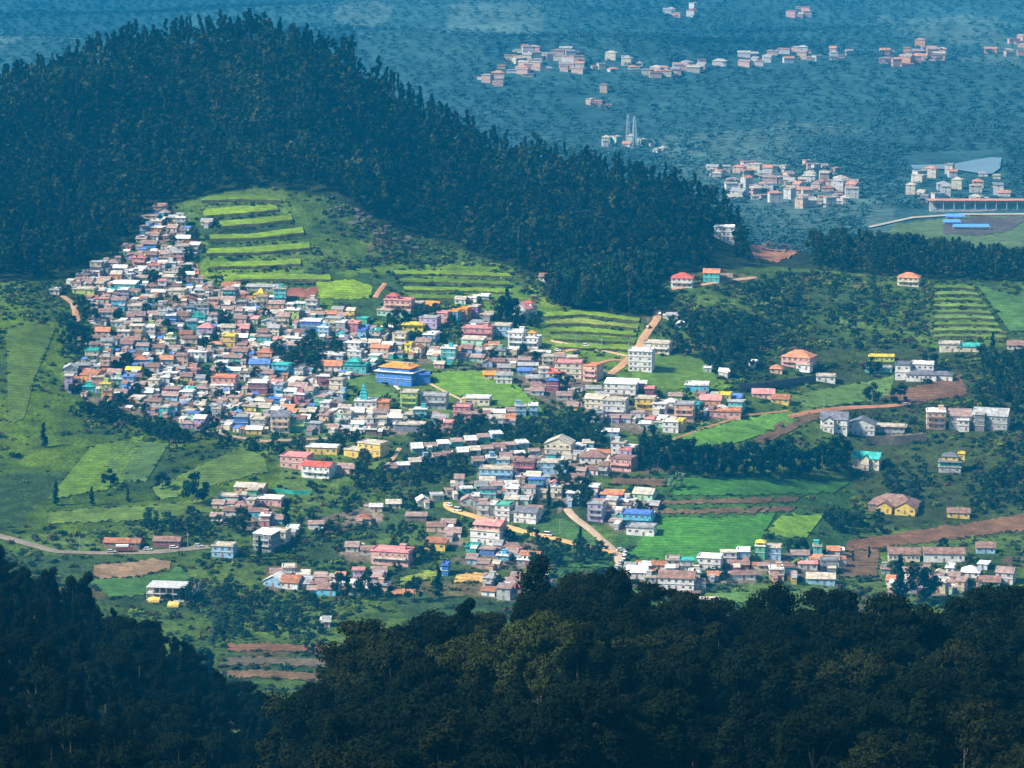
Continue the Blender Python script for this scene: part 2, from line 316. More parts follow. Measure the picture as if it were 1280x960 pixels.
# ------------------------------------------------------------------ draped patches: fields, terraces, roads
def resample(pl, n):
    pl = np.asarray(pl, float); d = np.r_[0, np.cumsum(np.hypot(*np.diff(pl, axis=0).T))]
    t = np.linspace(0, d[-1], n); return np.stack([np.interp(t, d, pl[:, 0]), np.interp(t, d, pl[:, 1])], 1)
PATCHES = []
ROADPTS = []
def patch(name, label, cat, top, bot, color, mat=None, off=0.35, lip=0.0, skirt=None, ymin=1330.0, step=4.0, rough_edge=2.2):
    L = max(np.hypot(*np.diff(np.asarray(top, float), axis=0).T).sum(), np.hypot(*np.diff(np.asarray(bot, float), axis=0).T).sum())
    n = max(4, int(L / step) + 1); T, B = resample(top, n), resample(bot, n)
    PATCHES.append((list(map(tuple, top)) + list(map(tuple, bot))[::-1], lip))
    if lip: rough_edge *= .25
    if rough_edge:
        T[:, 1] += rng.normal(0, rough_edge * .5, n); B[:, 1] += rng.normal(0, rough_edge * .5, n)
    m = max(3, int(np.abs(B[:, 1] - T[:, 1]).max() / 3) + 1)
    P = T[None] * (1 - np.linspace(0, 1, m)[:, None, None]) + B[None] * np.linspace(0, 1, m)[:, None, None]
    X, Y, Z = hit(P[..., 0].ravel(), P[..., 1].ravel(), ymin)
    Z = Z + off + np.repeat(np.linspace(0, 1, m), n) * lip
    V = np.stack([X, Y, Z], 1)
    if skirt is not None:                               # front riser down into the ground
        k = (m - 1) * n; fr = V[k:k+n].copy(); fr[:, 1] -= 0.5; fr[:, 2] = ground(fr[:, 0], fr[:, 1]) - 0.6
        V = np.concatenate([V, fr]); m2 = m + 1
    else: m2 = m
    idx = np.arange(m2 * n).reshape(m2, n)
    q = np.stack([idx[1:, :-1], idx[1:, 1:], idx[:-1, 1:], idx[:-1, :-1]], -1).reshape(-1, 4)
    mats = [mat or M_FIELD, M_RISER]; mi = np.zeros(len(q), int)
    if skirt is not None: mi[-(n-1):] = 1
    o = obj(name, mesh_np(name, V, q, mats, False, None, mi), None, color)
    return tag(o, label, cat, kind='structure')
G_BR, G_MID, G_DK, G_VIV, G_YEL = (0.138,0.222,0.010), (0.090,0.155,0.011), (0.05,0.12,0.03), (0.055,0.20,0.03), (0.17,0.21,0.026)
SOIL, SOIL_R, SOIL_O, TRACK = (0.12,0.074,0.038), (0.135,0.070,0.036), (0.36,0.17,0.08), (0.42,0.25,0.13)
def fld(label, top, bot, col, **k): return patch('field', label, 'field', top, bot, col, **k)
# terraces cut into the hill above the village
for i, (t, b, c) in enumerate([
  ([(250,246),(300,243),(350,247)], [(252,254),(300,252),(352,254)], G_MID),
  ([(254,262),(300,258),(345,255)], [(254,273),(300,270),(348,265)], G_BR),
  ([(274,277),(320,273),(364,269)], [(276,286),(320,283),(366,278)], G_BR),
  ([(262,294),(320,292),(378,284)], [(262,302),(320,301),(380,294)], G_BR),
  ([(258,311),(320,309),(386,303)], [(258,320),(320,319),(388,313)], G_BR),
  ([(262,328),(320,326),(376,324)], [(262,337),(320,336),(376,333)], G_BR),
  ([(290,344),(340,342),(412,344)], [(292,353),(340,352),(414,353)], G_BR)]):
    p = patch('terrace', ['narrow topmost grass terrace at the foot of the wooded hill', 'second grass terrace down from the wooded hill', 'third grass terrace down from the wooded hill',
        'fourth grass terrace down from the wooded hill', 'fifth grass terrace down from the wooded hill', 'sixth grass terrace down, above the village edge', 'lowest wide grass terrace just above the houses'][i],
        'terrace', t, b, c, lip=1.5, skirt=True)
fld('sloping bright grass plot below the lowest terrace', [(395,352),(440,350),(466,358)], [(400,372),(440,376),(462,372)], G_BR)
fld('dark red bare earth plot by the long grey shed', [(355,362),(400,360)], [(345,372),(392,373)], (0.20,0.075,0.05))
for i, (a, b2) in enumerate([(338,345),(348,355),(358,365),(368,375)]):
    patch('terrace', ['upper', 'second', 'third', 'lowest'][i] + ' narrow grass terrace right behind the pink and mint mansion', 'terrace',
          [(492+i*6,a),(560,a+1),(636,a+4)], [(494+i*6,b2),(560,b2),(640,b2+3)], [G_BR, G_MID, G_BR, G_MID][i], lip=0.9, skirt=True)
for i in range(5):
    a = 391 + i * 9.5
    patch('terrace', ['top', 'second', 'third', 'fourth', 'bottom'][i] + ' strip of the terraced field below the dark grove', 'terrace',
          [(676+i*4,a),(730,a-3+i),(800-i*1.5,a+7-i*.5)], [(680+i*4,a+7),(730,a+5+i),(799-i*2,a+13-i*.5)], [G_BR, G_YEL, G_BR, G_MID, G_BR][i], lip=1.1, skirt=True)
for i in range(9):
    a = 356 + i * 7.6
    patch('terrace', f'{["top","second","third","fourth","fifth","sixth","seventh","eighth","lowest"][i]} strip of the striped vegetable terraces below the tiled hill house', 'terrace',
          [(1167,a+1),(1200+i*2,a),(1216+i*5,a+2)], [(1168,a+6),(1200+i*2,a+5.5),(1219+i*5,a+7)], [G_MID, (0.12,0.20,0.04)][i % 2], lip=0.8, skirt=True)
fld('dark green plot beside the striped vegetable terraces', [(1222,357),(1280,372),(1400,380)], [(1262,414),(1290,416),(1400,420)], (0.06,0.13,0.03))
fld('bright green triangular field above the row of big dark trees', [(836,549),(930,523),(985,515)], [(834,566),(930,552),(998,526)], (0.080,0.19,0.020))
fld('bare brown strip along the triangular green field', [(940,552),(985,522),(1010,517)], [(952,557),(1000,534),(1030,521)], SOIL)
fld('ploughed brown plot below the pink house', [(765,597),(832,599)], [(762,606),(830,609)], SOIL)
for i, (a, b2) in enumerate([(624,631),(635.5,643)]):
    fld(['upper', 'lower'][i] + ' brown ploughed strip across the green vegetable field', [(828,a+2),(900,a),(1001,a-2)], [(824,b2),(900,b2-.5),(994-i*6,b2-3)], SOIL)
fld('wide vivid green vegetable field with the brown strips', [(850,597),(960,598),(1062,604)], [(836,620),(940,619),(1040,616)], (0.036,0.118,0.018))
fld('vivid green vegetable field below the brown strips', [(826,647),(930,647),(970,642)], [(786,694),(870,706),(945,684)], (0.045,0.150,0.018))
fld('light yellow-green square plot in the vegetable field', [(976,645),(1030,643)], [(955,669),(1008,673)], (0.14,0.26,0.022))
fld('long reddish ploughed slope above the whitewashed school', [(1060,676),(1140,664),(1210,655),(1290,641),(1400,630)], [(1056,690),(1140,681),(1210,672),(1290,662),(1400,655)], SOIL_R)
fld('brown bare yard beside the school rows', [(1056,690),(1100,686)], [(1048,722),(1096,722)], SOIL)
fld('brown field by the valley road', [(118,706),(200,700),(214,702)], [(116,724),(170,722),(212,712)], (0.20,0.13,0.07))
fld('dark green field below the brown field by the road', [(110,726),(200,718),(226,708)], [(140,748),(190,744),(240,724)], (0.05,0.12,0.025))
for i in range(3):
    fld(['upper', 'middle', 'lower'][i] + ' brown terraced plot in the gap between the dark woods', [(284,806+i*17),(330,804+i*17),(412,808+i*17)], [(284,815+i*17),(330,814+i*17),(412,818+i*17)], [SOIL_R, (0.10,0.08,0.05), SOIL][i])
fld('yellow grass plot beside the blue shed', [(500,722),(540,713),(556,712)], [(500,734),(540,724),(556,720)], G_YEL)
fld('orange bare plot below the pink apartment house', [(572,717),(608,715)], [(566,729),(604,728)], (0.42,0.26,0.08))
fld('small brown dug plot below the yellow grass', [(490,738),(520,732)], [(488,745),(520,743)], SOIL_O)
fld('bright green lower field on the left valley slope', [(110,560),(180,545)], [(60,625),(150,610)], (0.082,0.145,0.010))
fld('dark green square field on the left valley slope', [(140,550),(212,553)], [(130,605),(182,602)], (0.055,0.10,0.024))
fld('narrow yellow-green meadow on the left slope with painted shade', [(8,412),(40,402),(70,410)], [(10,528),(30,524),(44,470)], (0.066,0.108,0.010))
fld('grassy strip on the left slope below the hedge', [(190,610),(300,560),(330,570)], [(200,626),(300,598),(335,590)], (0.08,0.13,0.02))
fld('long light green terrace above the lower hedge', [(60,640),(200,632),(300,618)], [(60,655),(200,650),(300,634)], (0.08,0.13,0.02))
fld('grass slope beside the blue hall', [(540,466),(590,462),(640,476)], [(545,490),(600,500),(686,520)], (0.10,0.20,0.018), off=0.2)
fld('grass slope below the turquoise house', [(430,474),(466,468)], [(434,496),(505,500)], (0.075,0.14,0.026), off=0.2)
fld('green slope above the junction of the dirt road', [(640,645),(700,648),(740,668)], [(660,668),(700,680),(752,690)], (0.05,0.11,0.028))
fld('meadow below the tall white block', [(790,448),(860,445),(884,452)], [(790,482),(850,488),(900,482)], (0.09,0.165,0.018))
fld('red soil clearing at the end of the wooded ridge', [(936,306),(972,302),(1012,310)], [(944,324),(972,328),(990,320)], (0.25,0.11,0.06))
fld('grassy bank below the white modern villa', [(1010,492),(1080,478),(1120,470)], [(1000,510),(1060,506),(1110,497)], (0.085,0.15,0.03))
fld('red earth yard around the white modern villa', [(1108,488),(1150,482),(1200,468)], [(1100,500),(1150,504),(1210,494)], (0.125,0.066,0.036))
fld('retaining terrace of bare earth below the grey-roofed twin villa', [(1085,545),(1155,541)], [(1080,556),(1158,553)], (0.13,0.10,0.07))
fld('bright vegetable beds along the valley road', [(700,708),(830,702)], [(790,712),(860,716)], (0.05,0.125,0.026))
fld('light green pasture in the lower valley', [(880,742),(1000,738)], [(880,756),(1000,752)], (0.09,0.17,0.035))
# racecourse beyond the ridge
patch('racecourse_infield', 'flat green infield of the distant racecourse', 'racecourse', [(1120,282),(1190,270),(1300,268),(1500,268)], [(1100,300),(1180,312),(1300,312),(1500,312)], (0.075,0.115,0.035), ymin=2700)
patch('racecourse_infield', 'dark bare half of the distant racecourse infield', 'racecourse', [(1180,274),(1230,271),(1285,272)], [(1178,292),(1220,296),(1262,290)], (0.075,0.062,0.052), ymin=2700, off=0.7)
patch('race_track', 'pale curved running track of the distant racecourse', 'track', [(1085,284),(1140,272),(1200,268),(1500,267)], [(1087,286),(1141,274),(1200,270),(1500,268.6)], (0.34,0.30,0.24), M_DIRT, ymin=2700, off=1.0, rough_edge=0)
patch('lake', 'pale still lake behind the racecourse', 'lake', [(1138,208),(1190,207),(1215,202),(1240,198),(1252,199)], [(1142,213),(1190,213),(1222,218),(1240,219),(1250,212)], (0.4,0.5,0.6), M_WATER, ymin=2900, off=1.5, rough_edge=0)

def road(label, pl, width, color, name='dirt_road', ymin=1330.0, off=0.55):
    P = resample(pl, max(4, int(np.hypot(*np.diff(np.asarray(pl, float), axis=0).T).sum() / 4)))
    ROADPTS.append((P, width)); X, Y, Z = hit(P[:, 0], P[:, 1], ymin)
    X, Y = _smooth(X, 1), _smooth(Y, 1)
    tx, ty = np.gradient(X), np.gradient(Y); L = np.hypot(tx, ty); nx_, ny_ = -ty / L, tx / L
    V = []
    for k in (-.5, -.2, .2, .5):
        wv = width * k * (1 + rng.normal(0, .06, len(X))); x, y = X + nx_ * wv, Y + ny_ * wv
        V.append(np.stack([x, y, ground(x, y) + off - (0.25 if abs(k) == .5 else 0)], 1))
    V = np.concatenate(V); idx = np.arange(len(V)).reshape(4, -1)
    q = np.stack([idx[:-1, :-1], idx[:-1, 1:], idx[1:, 1:], idx[1:, :-1]], -1).reshape(-1, 4)
    return tag(obj(name, mesh_np(name, V, q, M_DIRT), None, color), label, 'road', kind='structure')
road('ochre dirt road climbing from the school towards the dark grove', [(758,472),(780,455),(795,440),(803,425),(812,412),(822,398),(822,388)], 5.0, TRACK)
road('straight dirt track crossing below the terraced field', [(688,426),(720,433),(760,440),(786,446)], 4.2, (0.55,0.38,0.2))
road('dirt spur track from the white villa to the straight track', [(690,444),(712,438),(732,436)], 3.5, TRACK)
road('short pink dirt lane behind the cream school', [(742,456),(765,450),(784,451)], 3.5, (0.42,0.2,0.12))
road('red dirt path above the pink and mint mansion', [(468,374),(471,368),(476,362),(482,354)], 3.2, (0.40,0.20,0.11))
road('ochre dirt road descending past the pink gabled block', [(560,628),(558,634),(565,638),(590,645),(620,655),(650,664),(690,673),(730,683),(772,692)], 4.6, (0.58,0.32,0.12))
road('dirt lane joining the descending road beside the parked cars', [(708,636),(716,646),(735,660),(755,678),(772,692),(775,706),(768,716)], 4.5, (0.40,0.29,0.2))
road('asphalt valley road along the dark near wood', [(-60,655),(20,676),(70,690),(130,692),(200,690),(262,684)], 5.5, (0.20,0.165,0.13))
road('red cut dirt road below the white modern villa', [(985,522),(1010,516),(1060,510),(1110,508),(1150,503)], 5, (0.34,0.15,0.08))
road('dirt footpath down the grass beside the blue hall', [(538,480),(560,492),(590,506)], 2.2, (0.45,0.3,0.18), 'path')
road('stair path climbing the slope to the blue hall', [(532,514),(520,505),(505,492),(493,482)], 2.4, (0.45,0.42,0.36), 'path')
road('curving path up the left edge of the village', [(78,370),(92,380),(96,400),(99,420)], 4, (0.40,0.24,0.14))
road('dirt path along the top corner of the village', [(244,330),(246,345)], 3, (0.5,0.24,0.1), 'path')
road('concrete lane down through the dense lower houses', [(408,490),(412,505),(425,515),(460,520)], 3.5, (0.35,0.33,0.31), 'lane')
road('lane along the lower edge of the dense village', [(246,538),(290,546),(330,552),(420,548)], 3.4, (0.33,0.23,0.17), 'lane')
road('lane linking the yellow stepped house with the row houses', [(478,590),(492,573),(500,560)], 2.5, (0.4,0.28,0.16), 'path')
road('dirt track by the white house with the red roof', [(838,362),(880,356),(905,352),(945,347)], 4.5, (0.42,0.24,0.16))
road('earth boundary track of the triangular green field', [(838,551),(880,536),(930,520),(986,514)], 2.2, (0.33,0.17,0.08), 'path')

# ------------------------------------------------------------------ buildings
PAL = {'white':(.74,.72,.68),'cream':(.70,.62,.43),'yellow':(.74,.50,.045),'bright yellow':(.80,.70,.03),'orange':(.74,.30,.06),'pink':(.70,.34,.30),
 'rose':(.62,.16,.20),'turquoise':(.05,.52,.50),'sky blue':(.26,.52,.72),'blue':(.02,.20,.68),'mint':(.36,.68,.48),'green':(.06,.48,.22),'lime':(.45,.60,.08),
 'lilac':(.44,.32,.58),'maroon':(.28,.045,.09),'grey':(.36,.37,.37),'pale grey':(.55,.55,.54),'dark grey':(.16,.17,.19),'brown':(.24,.14,.10),'peach':(.75,.46,.30),'slate':(.16,.20,.27),'purple':(.40,.10,.45),'cyan':(.08,.50,.72)}
PAL = {k: tuple(.86*a + .14*(.28+.45*(sum(v)/3)) for a in v) for k, v in PAL.items()}
RPAL = {'brown':(.25,.145,.115),'mauve':(.33,.225,.195),'grey':(.33,.33,.33),'white':(.76,.75,.72),'pale':(.50,.44,.35),'rust':(.34,.14,.07),'red':(.52,.10,.07),
 'orange':(.74,.27,.03),'slate':(.15,.15,.18),'teal':(.05,.38,.33),'blue':(.10,.20,.55),'terracotta':(.56,.22,.11),'pink':(.62,.26,.24),'dark':(.10,.095,.10),'yellow':(.75,.55,.05),'green':(.10,.42,.30)}
ROOFWORD = {'brown':'brown tiled','mauve':'faded brown sheet','grey':'grey','white':'white','pale':'pale concrete','rust':'rusty','red':'red','orange':'orange','slate':'slate-grey','teal':'teal green','blue':'blue','terracotta':'terracotta','pink':'pink','dark':'dark','yellow':'yellow','green':'green'}
def window_mesh():
    b = MB()
    for q in ((-.5,.5,.40,.5),(-.5,.5,-.5,-.40),(-.5,-.40,-.40,.40),(.40,.5,-.40,.40),(-.03,.03,-.40,.40)): b.box(q[0],q[1],-.07,.05,q[2],q[3],0)
    return b.mesh('window', [M_TRIM])
W_MESH = window_mesh(); _p = MB(); _p.box(-.40,.40,-.035,.04,-.40,.40); PANE_MESH = _p.mesh('pane', [M_GLASS])
def window(root, loc, scale, rz=0.0):
    o = obj('window', W_MESH, root); o.location = loc; o.scale = scale; o.rotation_euler = (0, 0, rz); obj('pane', PANE_MESH, o)
_d = MB(); _d.box(-.5,.5,-.06,.05,0,1,0); _d.box(.30,.36,-.10,-.06,.45,.5,1); D_MESH = _d.mesh('door', [M_SOLID, M_TRIM])
def wall_block(root, w, d, h, zlow, col, rt, rise, x0=0.0, y0=0.0, z0=0.0, name='wall', bare=False):
    a, b_ = -w/2, w/2; V = [(a,0,zlow),(b_,0,zlow),(b_,d,zlow),(a,d,zlow),(a,0,h),(b_,0,h),(b_,d,h),(a,d,h)]
    Fs = [(0,1,5,4),(1,2,6,5),(2,3,7,6),(3,0,4,7),(4,5,6,7)]
    if rt == 'gable': V += [(a,d/2,h+rise),(b_,d/2,h+rise)]; Fs = Fs[:4] + [(5,6,9),(7,4,8)]
    if rt == 'gablefront': V += [(0,0,h+rise),(0,d,h+rise)]; Fs = Fs[:4] + [(4,5,8),(6,7,9)]
    if rt == 'shed': V += [(a,d,h+rise),(b_,d,h+rise)]; Fs = Fs[:4] + [(5,6,9),(8,7,4),(6,7,8,9)]
    return obj(name, mesh_py(name, V, Fs, [M_WALL, M_BARE] if bare else M_WALL, [0] + [1]*(len(Fs)-1) if bare else None), root, col, (x0, y0, z0))
def roof_block(root, w, d, h, col, rt, rise, x0=0, y0=0, z0=0, ov=.55, par=.5):
    b = MB(); t = .16; e = ov * rise / max(d/2, 1) if rt in ('gable', 'hip') else 0
    if rt == 'flat':
        b.box(-w/2-ov, w/2+ov, -ov, d+ov, h, h+.18)
        if par > 0:
            for bx in ((-w/2,w/2,0.0,.15),(-w/2,w/2,d-.15,d)): b.box(bx[0],bx[1],bx[2],bx[3],h+.18,h+.18+par)
            for sx in (-w/2, w/2-.15): b.box(sx,sx+.15,.15,d-.15,h+.18,h+.18+par)
    else:
        if rt == 'gable':  prof = [(-ov,h-e),(d/2,h+rise),(d+ov,h-e)]; ax = 'x'; L = w/2+ov
        elif rt == 'shed': prof = [(-ov,h-.1),(d/2,h+rise*.5),(d+ov,h+rise+.1)]; ax = 'x'; L = w/2+ov
        elif rt == 'gablefront':
            e = ov*rise/(w/2); prof = [(-w/2-ov,h-e),(0,h+rise),(w/2+ov,h-e)]; ax = 'y'
        if rt == 'hip':
            q = [(-w/2-ov,-ov,h-e),(w/2+ov,-ov,h-e),(w/2+ov,d+ov,h-e),(-w/2-ov,d+ov,h-e)]; r_ = max(w/2-d/2, .3)
            V = q + [(-r_,d/2,h+rise),(r_,d/2,h+rise)] + [(p[0],p[1],p[2]-t) for p in q]
            b.poly(V, [(0,1,5,4),(1,2,5),(2,3,4,5),(3,0,4),(6,7,1,0),(7,8,2,1),(8,9,3,2),(9,6,0,3),(9,8,7,6)])
        else:
            f = (lambda s, p, dz: (s, p[0], p[1]+dz)) if ax == 'x' else (lambda s, p, dz: (p[0], s, p[1]+dz))
            s0, s1 = (-L, L) if ax == 'x' else (-ov, d+ov)
            V = [f(s0,p,t) for p in prof]+[f(s1,p,t) for p in prof]+[f(s0,p,0) for p in prof]+[f(s1,p,0) for p in prof]
            b.poly(V, [(0,3,4,1),(1,4,5,2),(6,7,10,9),(7,8,11,10),(0,1,7,6),(1,2,8,7),(4,3,9,10),(5,4,10,11),(3,0,6,9),(2,5,11,8)])
    return b.build('roof', M_ROOF, root, col, (x0, y0, z0))
def openings(root, w, d, storeys, sh, x0=0, y0=0, z0=0, door=True, side=True, wcol=(.3,.2,.15), dense=3.0, front=True):
    n = max(1, int(w / dense)); k = 0
    for s in range(storeys):
        for i in range(n if front else 0):
            x = x0 + (i + .5) / n * w - w/2
            if s == 0 and door and i == n // 2:
                o = obj('door', D_MESH, root, wcol); o.location = (x, y0-.02, z0+.05); o.scale = (1.0, 1, 2.1)
            elif random.random() < .88:
                window(root, (x, y0-.02, z0+s*sh+sh*.55), (min(1.5, w/n*.6)*random.uniform(.75, 1.15), 1, 1.35*random.uniform(.75, 1.1)))
        if side and d > 4.5:
            m = 2 if d > 8 else 1
            for j in range(m):
                window(root, (x0+w/2+.02, y0+(j+.5)/m*d, z0+s*sh+sh*.55), (1.2, 1, 1.2), math.pi/2)
def bands(root, w, d, storeys, sh, x0, y0, z0, col=(.62,.6,.56)):
    for s in range(1, storeys):
        b = MB(); b.box(-w/2-.25, w/2+.25, -.3, d+.25, -.1, .1); b.build('floor_slab', M_WALL, root, col, (x0, y0, z0+s*sh))
def balcony(root, w, sh, s, x0, y0, z0, col):
    b = MB(); b.box(-w/2, w/2, -1.3, -.02, -.12, .04); bal = b.build('balcony', M_WALL, root, col, (x0, y0, z0+s*sh))
    b = MB(); b.box(-w/2, w/2, -1.3, -1.2, .04, .85); b.box(-w/2,-w/2+.1,-1.2,-.02,.04,.85); b.box(w/2-.1,w/2,-1.2,-.02,.04,.85); b.build('railing', M_WALL, bal, col)
    for i in range(max(2, int(w/3))+1):
        x = -w/2+.12 + (w-.24)*i/max(2, int(w/3)); b = MB(); b.box(x-.1, x+.1, -1.28, -1.12, .85, sh-.12); b.build('post', M_WALL, bal, col)
placed = []      # (u, v, halfwidth px, label, x, y)
HOUSES = []
def footing(x, y, rz, w, d, z0):
    c, s = math.cos(rz), math.sin(rz)
    return min(float(ground(x + c*px - s*py, y + s*px + c*py)) for px in (-w/2, w/2) for py in (0, d)) - z0 - .8
def building(name, label, cat, u, v, rot, blocks, group=None, ymin=1330.0, land=None):
    """blocks: dicts with w (photo px) or wm (m), d, st, sh, wall, roof, rc, rise, dx (px), dy (m), up (m) and flags"""
    x, y, z = hit1(u, v, ymin); px = y / F; rz = R(rot)
    root = empty(name, (x, y, z + .15), rz); tag(root, label, cat, group)
    wid = 0
    for b in blocks:
        w_ = b.get('wm') or b['w'] * px; d = b.get('d', 8); st = b.get('st', 1); sh = b.get('sh', 3.0); h = st * sh
        x0, y0, z0 = b.get('dx', 0) * px, b.get('dy', 0), b.get('up', 0); rt = b.get('roof', 'flat')
        rise = b.get('rise', {'flat':0,'shed':.9}.get(rt, min(d, w_)*.26 if rt != 'gable' else d*.26))
        zl = footing(x, y, rz, w_, d, z) if z0 == 0 else 0
        wc = PAL[b.get('wall', 'white')]
        wall_block(root, w_, d, h, zl, wc, rt, rise, x0, y0, z0)
        roof_block(root, w_, d, h, RPAL[b.get('rc', 'pale')], rt, rise, x0, y0, z0, b.get('ov', .5), b.get('par', .55))
        if b.get('win', 1): openings(root, w_, d, st, sh, x0, y0, z0, b.get('door', z0 == 0), b.get('side', 1), RPAL[b.get('dc', 'brown')], b.get('dense', 3.0))
        if st > 1 and b.get('bands', 1): bands(root, w_, d, st, sh, x0, y0, z0, PAL[b['trim']] if 'trim' in b else (.62,.6,.56))
        for s in b.get('balc', ()): balcony(root, w_ * .9, sh, s, x0, y0, z0, PAL[b.get('bc', 'white')])
        if b.get('head'):
            hb = MB(); hb.box(-1.4, 1.4, 0, 2.4, 0, 2.3); hb.box(-1.7, 1.7, -.3, 2.7, 2.3, 2.45); hb.build('stair_room', M_WALL, root, wc, (x0 + w_*.25, y0 + d*.55, z0 + h + .18))
        wid = max(wid, (abs(b.get('dx', 0)) + (b.get('w') or w_ / px) / 2))
    placed.append((u, v, wid, max(b.get('d', 8) for b in blocks), land, x, y))
    return root, px
def B(w, st=1, d=8, wall='white', roof='flat', rc='pale', **k): return dict(w=w, st=st, d=d, wall=wall, roof=roof, rc=rc, **k)

# -- the big blue hall
hall, px = building('assembly_hall', 'large bright blue hall with orange hipped roof and white canopy', 'hall', 492, 481, -24,
  [B(50, 2, 15, 'blue', rc='white', sh=3.6, ov=1.2, par=0, dense=3.5), B(42, 1, 12, 'blue', 'hip', 'orange', up=7.4, dy=1.5, sh=2.6, rise=2.0, ov=.9, dense=4)], land='blue hall')
wing, _ = building('annex', 'low blue annex with white pipes beside the blue hall', 'annex', 522, 481, 4, [B(32, 1, 9, 'blue', rc='blue', sh=5.6, par=.7, dense=5)])
r_ = MB(); r_.bar((-20*px,7.4,12.1),(20*px,7.4,12.1),.25); r_.bar((12*px,7.4,12.1),(20*px,1.2,9.9),.2); r_.build('ridge_cap', M_TRIM, hall)

